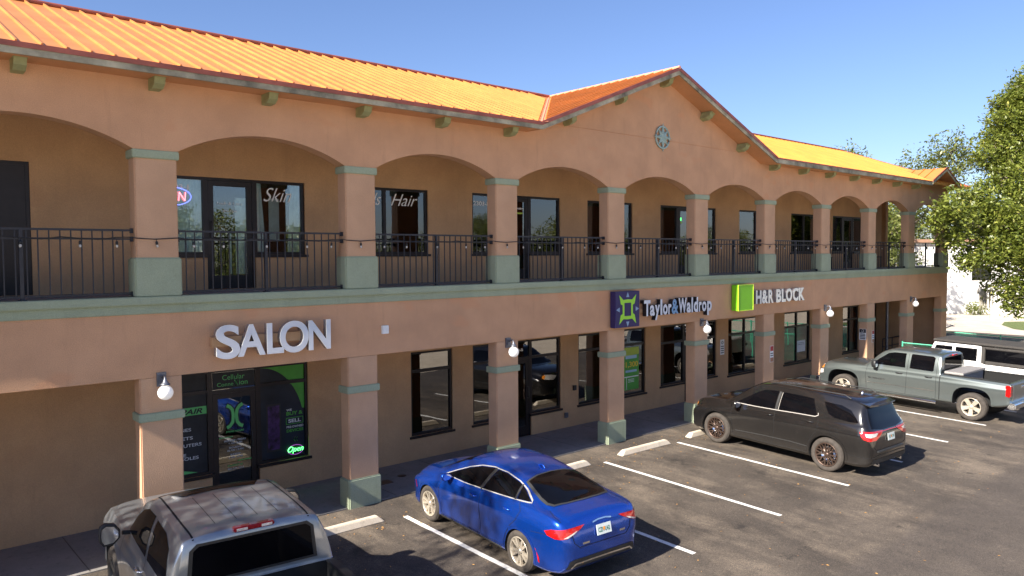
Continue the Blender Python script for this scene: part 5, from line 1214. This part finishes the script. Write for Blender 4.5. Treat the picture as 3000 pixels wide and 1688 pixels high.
# raised lettering on the door
vs, fs = text_geo('SILVERADO', .045, .52, 0, .02, 0, 1.2)
p, n_, d_ = c.hit(1.0, .86, 'L'); mb = MB(); mb.add([(p.x-.012, 1.14-q[0], .83+q[1]) for q in vs], fs); mb.build('door_lettering', M['chrome'], c.e, recalc=False)
rwp = c.patch('rear_window', [(-.66, bh+.10), (-.62, bh+.46), (.62, bh+.46), (.66, bh+.10)], 'B', GL, .008, .06)
c.patch('windscreen', [(-.66, .71), (0, .76), (.66, .71), (.76, 1.25), (0, 1.33), (-.76, 1.25)], 'T', GL, .006)
mb = MB(); mb.box(-.16, .16, -1.06, -1.01, 1.745, 1.785); mb.build('brake_light', M['redlamp'], c.e, bevel=.006)
for s_ in (-1, 1):
    mb = MB(); x0, x1 = sorted((s_*(w2-.20), s_*(w2-.005))); mb.box(x0, x1, -2.89, -2.76, bh-.40, bh-.07); mb.build('tail_lamp', M['redlamp'], c.e, bevel=.02)
mb = MB(); mb.box(-.79, .79, -2.90, -2.86, .70, bh-.06); tgt = mb.build('tailgate', P_gg, c.e, bevel=.015)
mb = MB(); mb.box(-.12, .12, -2.92, -2.895, bh-.22, bh-.15); mb.build('tailgate_handle', M['chrome'], tgt, bevel=.01)
mb = MB(); mb.box(-.98, .98, -3.03, -2.83, .50, .68); mb.build('rear_bumper', M['chrome'], c.e, bevel=.035)
plate(c, 0, -3.04, .60, .31, .15, '63 TQR')
# bed rail caps, tool box across the bed
mb = MB()
for s_ in (-1, 1): x0, x1 = sorted((s_*(w2-.19), s_*(w2-.09))); mb.box(x0, x1, -2.84, -1.07, bh-.01, bh+.018)
mb.build('bed_rail_cap', M['blackp'], c.e, bevel=.008)
tb = MB(); tb.box(-.90, .90, -1.62, -1.09, bh+.03, bh+.10); tb.box(-.76, .76, -1.60, -1.11, .98, bh+.03); tb.build('tool_box', [pm('tread_plate', (.33, .31, .30), .5, .3, var=.25, vscale=40, bump=.6, bscale=120)], c.e, bevel=.012)
mirror(c, .93, bh+.07, .93, M['blackp'], (.10, .13, .08), .16)
for s_ in (-1, 1):
    hl = c.patch('headlight', [(s_*.62, bh-.16), (s_*.62, bh-.36), (s_*.90, bh-.36), (s_*.90, bh-.18)], 'F', M['clearlamp'], .01)
c.patch('indicator', [(2.66, bh-.20), (2.79, bh-.22), (2.79, bh-.32), (2.66, bh-.30)], 'L', M['amber'], .01, .04)
c.patch('indicator', [(2.66, bh-.34), (2.79, bh-.36), (2.79, bh-.50), (2.66, bh-.46)], 'L', M['clearlamp'], .01, .04)
mb = MB(); mb.box(-.98, .98, 2.78, 2.96, .42, .66); mb.build('front_bumper', M['chrome'], c.e, bevel=.04)

# silver pickup in the near corner
P_sv = paint('silver_paint', (.31, .335, .36), .65, .30, .3)
L_ = 5.81; y1 = L_/2
SVX, SVY, SVR = -.27, -3.30, rad(-5)
c = pickup('silver_pickup', (SVX, SVY, gz(SVY)), SVR, 'silver double-cab pickup truck cut off by the bottom left corner of the photo', P_sv, L_, 3.70, 2.03, 1.92, (-1.10, .62, 1.30), .96)
bh = c.bh
c.wheels((c.fa, c.ra), .41, 1.73, .28, rim_5, M['trimgrey'], .255)
for sd in ('L', 'R'):
    c.patch('door_glass', [(1.08, bh+.05), (.86, bh+.26), (.62, bh+.42), (.40, bh+.49), (.06, bh+.50), (.02, bh+.05)], sd, GL, .005)
    c.patch('door_glass', [(-.08, bh+.05), (-.06, bh+.49), (-.50, bh+.48), (-.78, bh+.40), (-.95, bh+.18), (-.92, bh+.07)], sd, GL, .005)
    mb = MB(); c.line(mb, [(1.18, bh), (1.22, .9), (1.18, .5)], sd); c.line(mb, [(-.03, bh+.5), (-.03, .48)], sd); c.line(mb, [(-1.0, bh+.1), (-1.02, .5)], sd); c.line(mb, [(-1.11, bh+.2), (-1.11, .5)], sd, .02); mb.build('door_seams', M['seam'], c.e, recalc=False)
    for y, z in ((.18, bh-.15), (-.82, bh-.15)): handle(c, y, z, M['chrome'], -1 if sd == 'L' else 1, .22)
rs = c.patch('rear_window_seal', [(-.74, bh+.06), (-.70, bh+.44), (-.62, bh+.505), (.62, bh+.505), (.70, bh+.44), (.74, bh+.06)], 'B', M['blackp'], .006, .06)
c.patch('rear_window', [(-.69, bh+.09), (-.66, bh+.43), (-.60, bh+.475), (.60, bh+.475), (.66, bh+.43), (.69, bh+.09)], 'B', GL, .010, .06)
c.patch('windscreen', [(-.62, .66), (0, .72), (.62, .66), (.74, 1.22), (0, 1.32), (-.74, 1.22)], 'T', GL, .006)
c.patch('sunroof', [(-.42, .30), (0, .33), (.42, .30), (.44, -.05), (0, -.03), (-.44, -.05)], 'T', GL, .006) if 0 else c.patch('sunroof', [(-.56, .50), (0, .545), (.56, .50), (.44, .26), (0, .29), (-.44, .26)], 'T', pm('black_roof_glass', (.004, .004, .005), .18, var=.3, vscale=2, spec=.2), .006)
mb = MB()
for s_ in (-1, 1): c.line(mb, [(s_*.655, .58), (s_*.66, .2), (s_*.66, -.6), (s_*.65, -1.06)], 'T', .022, .004)
for s_ in (-.36, -.12, .12, .36): c.line(mb, [(s_, .15), (s_, -.85)], 'T', .006, .003)
mb.build('roof_channel', M['seam'], c.e, recalc=False)
bl = MB(); bl.box(-.23, .23, -1.115, -1.03, 1.845, 1.90); b_ = bl.build('brake_light', pm('dark_red_lens', (.18, .005, .012), .15, coat=1, var=.3, vscale=30), c.e, bevel=.012)
bl = MB(); [bl.box(a, a+.12, -1.121, -1.10, 1.858, 1.885) for a in (-.20, .08)]; bl.build('cargo_lamp', M['clearlamp'], b_)
mirror(c, .98, bh+.08, .95, M['blackp'], (.12, .15, .09), .22)
mb = MB()
for s_ in (-1, 1): x0, x1 = sorted((s_*.82, s_*.93)); mb.box(x0, x1, -2.85, -1.18, bh-.01, bh+.018)
mb.build('bed_rail_cap', M['blackp'], c.e, bevel=.008)
c.patch('door_reflection_film', [(0, 0), (0, .01), (.01, 0)], 'T', GL) if 0 else None

# ------------------------------------------------------------------ white off-roader
P_w = paint('white_paint', (.78, .76, .74), .0, .35)
jl = empty('white_off_roader', (25.38, -3.45, gz(-3.45)), rad(-2), 'boxy white off-road car with black hard top behind the green-grey pickup', 'car'); jl.rotation_euler = (math.atan(.03), 0, rad(-3)); jl.scale = (1, 1, 1.05)
mb = MB(); mb.box(-.80, .80, -2.05, 1.0, .48, 1.18); mb.box(-.66, .66, 1.0, 2.05, .55, 1.14); mb.build('body', P_w, jl, bevel=.05)
mb = MB(); mb.prism([(-.92, 2.0, .86), (-.92, 1.05, .92), (-.92, .95, .70), (-.92, .98, .66), (-.92, 2.0, .78)], (.30, 0, 0)); mb.prism([(.92, 2.0, .86), (.92, 1.05, .92), (.92, .95, .70), (.92, .98, .66), (.92, 2.0, .78)], (-.30, 0, 0))
for s_ in (-1, 1): mb.box(min(s_*.78, s_*.93), max(s_*.78, s_*.93), -2.0, -.95, .82, .88)
mb.build('fenders', M['blackp'], jl, bevel=.02)
zt_ = 1.80
fr = MB(); wj = .76
for s_ in (-1, 1):
    x0, x1 = sorted((s_*(wj-.06), s_*wj)); X = lambda: (x0, x1)
    fr.box(x0, x1, -.62, -.50, 1.17, 1.71); fr.box(x0, x1, .18, .28, 1.17, 1.71); fr.box(x0, x1, -.50, .18, 1.62, 1.71); fr.box(x0, x1, .28, .80, 1.62, 1.712); fr.prism([(x0, 1.0, 1.17), (x0, 1.10, 1.17), (x0, .86, 1.712), (x0, .76, 1.712)], (x1-x0, 0, 0)); fr.box(x0, x1, -.50, .18, 1.17, 1.22)
fr.box(-wj+.06, wj-.06, .80, .86, 1.66, 1.712)
fr.build('cab_frame', P_w, jl, bevel=.012)
mb = MB(); mb.box(-.79, .79, -2.06, .90, 1.745, zt_+.02); 
for s_ in (-1, 1): x0, x1 = sorted((s_*.70, s_*.775)); mb.box(x0, x1, -2.05, -1.98, 1.18, 1.713); mb.box(x0, x1, -.74, -.63, 1.18, 1.713); mb.box(x0, x1, -1.98, -.74, 1.18, 1.27); mb.box(x0, x1, -1.98, -.74, 1.64, 1.713)
mb.box(-.70, .70, -2.06, -2.01, 1.18, 1.28)
mb.build('hard_top', pm('black_textured_top', (.045, .040, .036), .75, var=.15, vscale=10, bump=.3, bscale=200), jl, bevel=.02)
for s_ in (-1, 1):
    for a, b in ((.29, .93), (-.49, .17), (-1.97, -.75)):
        g_ = MB(); x0, x1 = sorted((s_*(wj-.035), s_*(wj-.02))); g_.box(x0, x1, a, b, 1.20, 1.66); g_.build('side_glass', GL, jl)
g_ = MB(); g_.box(-.66, .66, -2.04, -2.03, 1.27, 1.66); g_.build('rear_window', GL, jl)
g_ = MB(); g_.prism([(-.70, 1.05, 1.18), (.70, 1.05, 1.18), (.70, .84, 1.68), (-.70, .84, 1.68)], (0, .01, .002)); g_.build('windscreen', GL, jl)
class D_: pass
d_ = Car.__new__(Car); d_.e = jl
d_.wheels((1.48, -1.47), .40, 1.58, .26, rim_5, M['alloy'], .23)
mb = MB(); mb.lathe([(.10, -.12), (.38, -.11), (.40, -.05), (.40, .05), (.38, .11), (.10, .12)], 32, axis='x', T=Matrix.Translation((.1, -2.20, 1.02)) @ Matrix.Rotation(rad(90), 4, 'Z')); mb.build('spare_wheel', M['rubber'], jl)
mb = MB(); mb.box(-.75, .75, -2.28, -2.06, .50, .66); mb.build('rear_bumper', M['blackp'], jl, bevel=.03)
for s_ in (-1, 1): mb = MB(); x0, x1 = sorted((s_*.62, s_*.78)); mb.box(x0, x1, -2.10, -2.04, .82, 1.02); mb.build('tail_lamp', M['redlamp'], jl, bevel=.01)

# ================================================================== FENCES
def chainlink(p0, p1, h, label, npost, sz=.075):
    e = empty('chain_link_fence', (p0[0], p0[1], 0), label=label, cat='fence')
    a = Vector((0, 0)); b = Vector((p1[0]-p0[0], p1[1]-p0[1])); Ln = b.length; u = b/Ln
    G = lambda t, z: (u.x*t, u.y*t, gz(p0[1]+u.y*t)+z)
    mb = MB(); n = int(Ln/sz); m = int(h/sz)
    for i in range(-m, n):
        for sgn in (1, -1):
            t0 = i*sz if sgn > 0 else (i+m)*sz; z0 = .05
            pts = []
            ta, tb = (i*sz, (i+m)*sz); za, zb2 = (.05, .05+(h-.05)) if sgn > 0 else (h, .05)
            # clip to [0,Ln]
            f0 = max(0, (0-ta)/(tb-ta)); f1 = min(1, (Ln-ta)/(tb-ta))
            if f1 <= f0: continue
            L2 = lambda f: G(ta+(tb-ta)*f, za+(zb2-za)*f)
            mb.tube([L2(f0), L2(f1)], .002, 3, cap=False)
    ms = mb.build('mesh', M['chainlink'], e, recalc=False)
    mb = MB(); mb.tube([G(Ln*k/12, h) for k in range(13)], .022, 8); mb.build('top_rail', M['chainlink'], e)
    for k in range(npost): mb = MB(); t = Ln*k/(npost-1); mb.tube([G(t, -.05), G(t, h+.06)], .03, 8); mb.build('post', M['chainlink'], e)
chainlink((28.05, -.2), (28.9, -7.0), 1.22, 'green chain-link fence between the far column and the white off-roader roof', 4)
chainlink((34.1, .6), (35.3, -9.0), 1.18, 'green chain-link fence along the end of the lot behind the off-roader', 5)

# ================================================================== TREES
def tree(name, loc, trunk, limbs, lobes, nleaf, leafm, size, label, seed=1, group=None, shell=.55, cat='tree', clump=9):
    rg = np.random.default_rng(seed); e = empty(name, loc, label=label, cat=cat, group=group)
    mb = MB(); mb.tube(trunk[0], trunk[1], 10); mb.build('trunk', M['bark'], e)
    if limbs:
        mb = MB()
        for pts, rs in limbs: mb.tube(pts, rs, 7)
        rr2 = random.Random(seed)
        for (cx, cy, cz, r) in lobes:   # twigs reaching into each leaf clump
            for _ in range(5):
                a = Vector((cx, cy, cz)); dd = Vector((rr2.gauss(0, 1), rr2.gauss(0, 1), rr2.gauss(0, .7))).normalized()*r*.9
                mb.tube([a-dd*.15, a+dd*.5+Vector((0, 0, .1*r)), a+dd], [min(.035, r*.04), min(.02, r*.025), min(.008, r*.015)], 4, cap=False)
        mb.build('limbs', M['bark'], e)
    vol = np.array([l[3]**2.2 for l in lobes]); vol /= vol.sum(); nc = max(1, nleaf//clump)
    li = rg.choice(len(lobes), nc, p=vol); L_ = np.array(lobes)[li]
    d = rg.normal(size=(nc, 3)); d /= np.linalg.norm(d, axis=1)[:, None]
    rad_ = (shell+(1.06-shell)*rg.random(nc)**.7); holes = rg.random(nc) < .12
    cc = L_[:, :3]+d*(rad_*L_[:, 3])[:, None]*np.array([1, 1, .82])
    cc = np.repeat(cc, clump, 0); n = len(cc); cc += rg.normal(size=(n, 3))*size*1.6
    nrm = rg.normal(size=(n, 3)); nrm[:, 2] = np.abs(nrm[:, 2])+.35; nrm /= np.linalg.norm(nrm, axis=1)[:, None]
    t = np.cross(nrm, rg.normal(size=(n, 3))); t /= np.linalg.norm(t, axis=1)[:, None]; b = np.cross(nrm, t)
    s1 = (size*(.6+.7*rg.random(n)))[:, None]; s2 = s1*.42
    V = np.stack([cc-t*s1, cc+b*s2+nrm*s2*.25, cc+t*s1, cc-b*s2+nrm*s2*.25], 1).reshape(-1, 3)
    me = bpy.data.meshes.new('crown'); me.vertices.add(4*n); me.vertices.foreach_set('co', V.ravel()); me.loops.add(4*n); me.loops.foreach_set('vertex_index', np.arange(4*n)); me.polygons.add(n); me.polygons.foreach_set('loop_start', np.arange(0, 4*n, 4)); me.update(calc_edges=True)
    me.materials.append(leafm); o = bpy.data.objects.new('crown', me); COL.objects.link(o); o.parent = e
    return e
# big oak at the right edge of the photo: trunk stands just outside the frame
TX, TY = 36.8, -3.2
def lob(px, py, dist, r):
    """lobe centre given as view bearing/elevation from the street corner survey point"""
    v = (_f+_r2*((px-1500)/2249.5)-_u2*((py-844)/2249.5)); p = CAM+v*dist; return (p.x-TX, p.y-TY, p.z, r)
oak = [lob(2975, 300, 33, .75), lob(2935, 300, 33, .35), lob(2905, 420, 32.5, .6), lob(2955, 470, 32.5, .9), lob(2935, 660, 31, 1.0), lob(3010, 330, 33, 1.5), (lob(2960, 400, 33, 1.15)), lob(3080, 480, 34, 2.2), lob(2930, 520, 32, .85), lob(2990, 600, 32, 1.5), lob(2900, 640, 31, 1.1), lob(2800, 640, 30, .8), lob(2765, 615, 29.5, .55), lob(2850, 590, 31, .7),
       lob(2790, 700, 30, .62), lob(2870, 740, 30.5, .85), lob(2960, 730, 31, 1.2), lob(3050, 700, 32, 1.7), lob(2830, 770, 30, .45), lob(2930, 830, 31, .7), lob(3000, 850, 31.5, .85), lob(2960, 880, 31, .50), lob(2985, 905, 31, .35), lob(2880, 560, 31.5, .5),
       lob(3150, 300, 36, 2.4), lob(3200, 600, 36, 2.8), lob(3120, 800, 34, 1.9), lob(2740, 650, 29.5, .34), lob(2880, 460, 32, .5), lob(2915, 350, 32.5, .35), lob(2895, 480, 32.3, .3), lob(3020, 240, 33, .8), lob(2975, 255, 33, .4), lob(2800, 575, 30.5, .4)]
t_ = [(0, 0, gz(TY)-.2), (.1, .05, 1.6), (-.1, .1, 3.2), (.2, .3, 5.5), (.5, .2, 8.5)]
lim = [([(-.05, .1, 2.9)]+[((l[0])*f_+(-.05)*(1-f_), l[1]*f_, 2.9+(l[2]-2.9)*f_+.5*math.sin(f_*3.14)) for f_ in (.35, .7, 1)], [.13, .09, .06, .02]) for l in oak[::2]]
tree('oak_tree', (TX, TY, 0), (t_, [.36, .30, .27, .2, .12]), lim, [(a_, b_, c_, d_*.93) for a_, b_, c_, d_ in oak], 105000, M['lv1'], .090, 'large live oak with dense sunlit crown hanging over the end of the building', 3, shell=.25, clump=7)
# spanish moss
mb = MB(); rr = random.Random(9)
for _ in range(60):
    l = lob(2885+rr.gauss(0, 14), 850+rr.gauss(0, 12), 31, 0); x, y, z = l[:3]; ln = rr.uniform(.3, .9)
    mb.tube([(x, y, z), (x+rr.gauss(0, .04), y, z-ln*.5), (x+rr.gauss(0, .06), y, z-ln)], [.012, .015, .003], 3, cap=False)
tag(mb.build('hanging_moss', pm('grey_moss', (.30, .27, .20), .9, var=.3, vscale=8), loc=(TX, TY, 0)), 'grey strands of moss hanging under the oak crown in front of the white wall', 'moss')
def blob_tree(name, loc, h, r, n, m, size, label, seed, group=None, zc=.62, sparse=.5, nl=16):
    rg = random.Random(seed); lobes = []
    for i in range(nl):
        a = rg.uniform(0, 6.28); q = r*math.sqrt(rg.random())*.85; z = h*zc+rg.uniform(-1, 1)*h*(1-zc)*.78*math.sqrt(max(0, 1-(q/r)**2)); lobes.append((math.cos(a)*q, math.sin(a)*q, z, r*rg.uniform(.22, .38)))
    lim = [([(0, 0, h*.25), (l[0]*.4, l[1]*.4, h*.25+(l[2]-h*.25)*.55), l[:3]], [h*.018, h*.011, .02]) for l in lobes]
    return tree(name, loc, ([(0, 0, -.6), (.05, 0, h*.25), (0, .1, h*.55)], [h*.03, h*.024, h*.015]), lim, lobes, n, m, size, label, seed, group, sparse)
blob_tree('oak_tree', (52, 13, 0), 13.6, 5.2, 11000, M['lv2'], .15, 'thin open-branched tree rising behind the far end of the roof', 12, sparse=.3, nl=13)
blob_tree('oak_tree', (62, 14.5, 0), 16.0, 6.0, 15000, M['lv2'], .15, 'taller thin tree behind the oak crown, sky showing through', 13, sparse=.3, nl=16)
for i, (x, y, h, r, lb) in enumerate([(45.5, 10.5, 8.5, 4.2, 'green tree seen through the upstairs corner opening'), (56, 26, 10, 6, 'tree behind the one seen through the corner opening'), (75, 14, 10, 6, 'distant tree above the white wall behind the oak'), (84, 2, 11, 7, 'distant tree far right behind the oak crown')]):
    blob_tree('tree', (x, y, 0), h, r, 14000, M['lv2'], .15, lb, 20+i, zc=(.50 if i else .46), sparse=.3, nl=18)
# tree left of the frame: throws the dappled shade on the silver pickup and the asphalt beside the sedan
blob_tree('oak_tree', (-13.2, -4.3, 0), 12.8, 3.7, 9000, M['lv1'], .10, 'street tree just outside the left edge whose dappled shade falls on the silver pickup', 41, zc=.74, sparse=.2, nl=17)
# row of trees across the street, seen reflected in the shop windows
t1 = blob_tree('tree', (16, -40, -.4), 9.5, 5.2, 16000, M['lv2'], .13, 'tree across the street, seen only reflected in the windows', 51, 'trees across the street', zc=.5, sparse=.3)
rr = random.Random(77)
for x in (26, 35, 46, 55, 66, 78, 90, 104):
    t2 = copy_tree(t1); t2.location = (x, -42+rr.uniform(-4, 5), -.4); s_ = rr.uniform(.75, 1.2); t2.scale = (s_, s_, s_); t2.rotation_euler = (0, 0, rr.uniform(0, 6))
# holly sprig at the right edge, top of a young holly near the camera
def leaf_shape(mb, p, d, n, ln, wd):
    """one pointed oval leaf folded along its midrib"""
    d = Vector(d).normalized(); n = Vector(n); n = (n-d*n.dot(d)).normalized(); sd = d.cross(n); p = Vector(p); L_, R_, C_ = [], [], []
    for t, k in ((0, .0), (.15, .55), (.35, .95), (.55, 1), (.75, .75), (.9, .38), (1, .0)):
        c = p+d*ln*t-n*ln*.22*t*t; C_.append(c); L_.append(c+sd*wd*k*.5+n*wd*.16*k); R_.append(c-sd*wd*k*.5+n*wd*.16*k)
    m = len(C_); mb.add(L_+C_+R_, [(i, i+1, m+i+1, m+i) for i in range(m-1)]+[(m+i, m+i+1, 2*m+i+1, 2*m+i) for i in range(m-1)], smooth=True)
hol = empty('holly_tree', (-.07, -12.10, 0), label='glossy green holly sprig with red berries poking in at the right edge', cat='tree')
mb = MB(); mb.tube([(.25, .0, -.5), (.18, .02, 1.5), (.06, .02, 3.2), (.0, .0, 3.62), (-.03, .01, 3.74)], [.03, .022, .010, .005, .003], 8); mb.build('trunk', M['bark'], hol)
rr = random.Random(12); mb = MB()
for _ in range(120):
    z = 3.78-rr.random()**.8*.75; a = rr.uniform(0, 6.28); t = (3.78-z)
    c0_ = Vector((-.03+t*.10, .0, z)); d_0 = Vector((math.cos(a), math.sin(a), rr.uniform(-.1, .6)))
    leaf_shape(mb, c0_+d_0.normalized()*rr.uniform(.0, .02+.06*min(1, t*2)), d_0, (rr.gauss(0, .3), rr.gauss(0, .3), 1), rr.uniform(.035, .055), rr.uniform(.016, .024))
mb.build('crown', M['lv3'], hol, recalc=False)
mb = MB()
for _ in range(12):
    p = (-.03+rr.gauss(0, .022), rr.gauss(0, .022), 3.60+rr.gauss(0, .05)); mb.lathe([(0, -.006), (.005, -.003), (.006, .001), (.004, .005), (0, .006)], 8, T=Matrix.Translation(p))
mb.build('berries', pm('holly_berry', (.5, .015, .01), .25, var=.1), hol)
# creeper on the far corner
rg = random.Random(31); mb = MB()
for _ in range(2200):
    z = rg.uniform(0, 4.0); x = XR+.06+abs(rg.gauss(0, .10)); y = rg.uniform(.1, 2.6); s_ = rg.uniform(.04, .08); a = rg.uniform(0, 6.28)
    p = Vector((x, y, z)); u_ = Vector((rg.gauss(0, .5), math.cos(a), math.sin(a))).normalized()*s_; v_ = u_.cross(Vector((1, rg.gauss(0, .6), rg.gauss(0, .6)))).normalized()*s_*.6
    mb.add([p-u_, p+v_, p+u_, p-v_], [(0, 1, 2, 3)])
tag(mb.build('creeper', M['lv1'], recalc=False), 'dark green creeper climbing the end wall of the shop building', 'creeper')

# ================================================================== BEYOND THE LOT
wb = empty('white_building', (63, 8, 0), label='long bright white rendered building beyond the driveway', cat='building')
a = Vector((61.0, 10.5, 0)); b = Vector((80, -4.5, 0)); u_ = (b-a).normalized(); n_ = Vector((u_.y, -u_.x, 0))
if n_.x > 0: n_ = -n_
O = Vector((63, 8, 0)); Q = lambda t, d, z: tuple(a+u_*t-n_*d+Vector((0, 0, z))-O)
Ln = (b-a).length+12
mb = MB(); mb.prism([Q(-6, 0, -.6), Q(Ln, 0, -.6), Q(Ln, 9, -.6), Q(-6, 9, -.6)], (0, 0, 6.2)); mb.build('wall', M['whitewall'], wb)
mb = MB(); mb.prism([Q(-6.3, -.3, 5.6), Q(Ln+.3, -.3, 5.6), Q(Ln+.3, 9.3, 5.6), Q(-6.3, 9.3, 5.6)], (0, 0, .25)); mb.build('roof', M['brownroof'], wb)
for t in (3, 9.5, 17):
    mb = MB(); mb.prism([Q(t, -.02, 2.6), Q(t+1.6, -.02, 2.6), Q(t+1.6, .05, 2.6), Q(t, .05, 2.6)], (0, 0, 1.2)); mb.build('window', M['glassd'], wb)
bh_ = empty('brown_house', (66, 38, 0), label='brown house seen through the upstairs corner opening behind trees', cat='house')
mb = MB(); mb.box(-6, 6, -4, 4, -.1, 4.5); mb.build('wall', M['brownroof'], bh_)
mb = MB(); mb.prism([(-6.5, -4.5, 4.5), (-6.5, 4.5, 4.5), (-6.5, 0, 6.8)], (13, 0, 0)); mb.build('roof', M['redtrim'], bh_)
# shrubs at the foot of the white wall
for i, (x, y, lb) in enumerate([(62.0, 8.0, 'low bush at the left foot of the white building'), (69.5, 2.2, 'low bush in the middle of the white wall foot'), (73, -.6, 'low bush at the right end of the white wall foot')]):
    tree('bush', (x, y, 0), ([(0, 0, 0), (0, 0, .3)], [.04, .03]), None, [(0, 0, .4, .6), (.6, -.4, .35, .5)], 700, M['lv2'], .10, lb, 60+i, cat='bush', shell=.3)
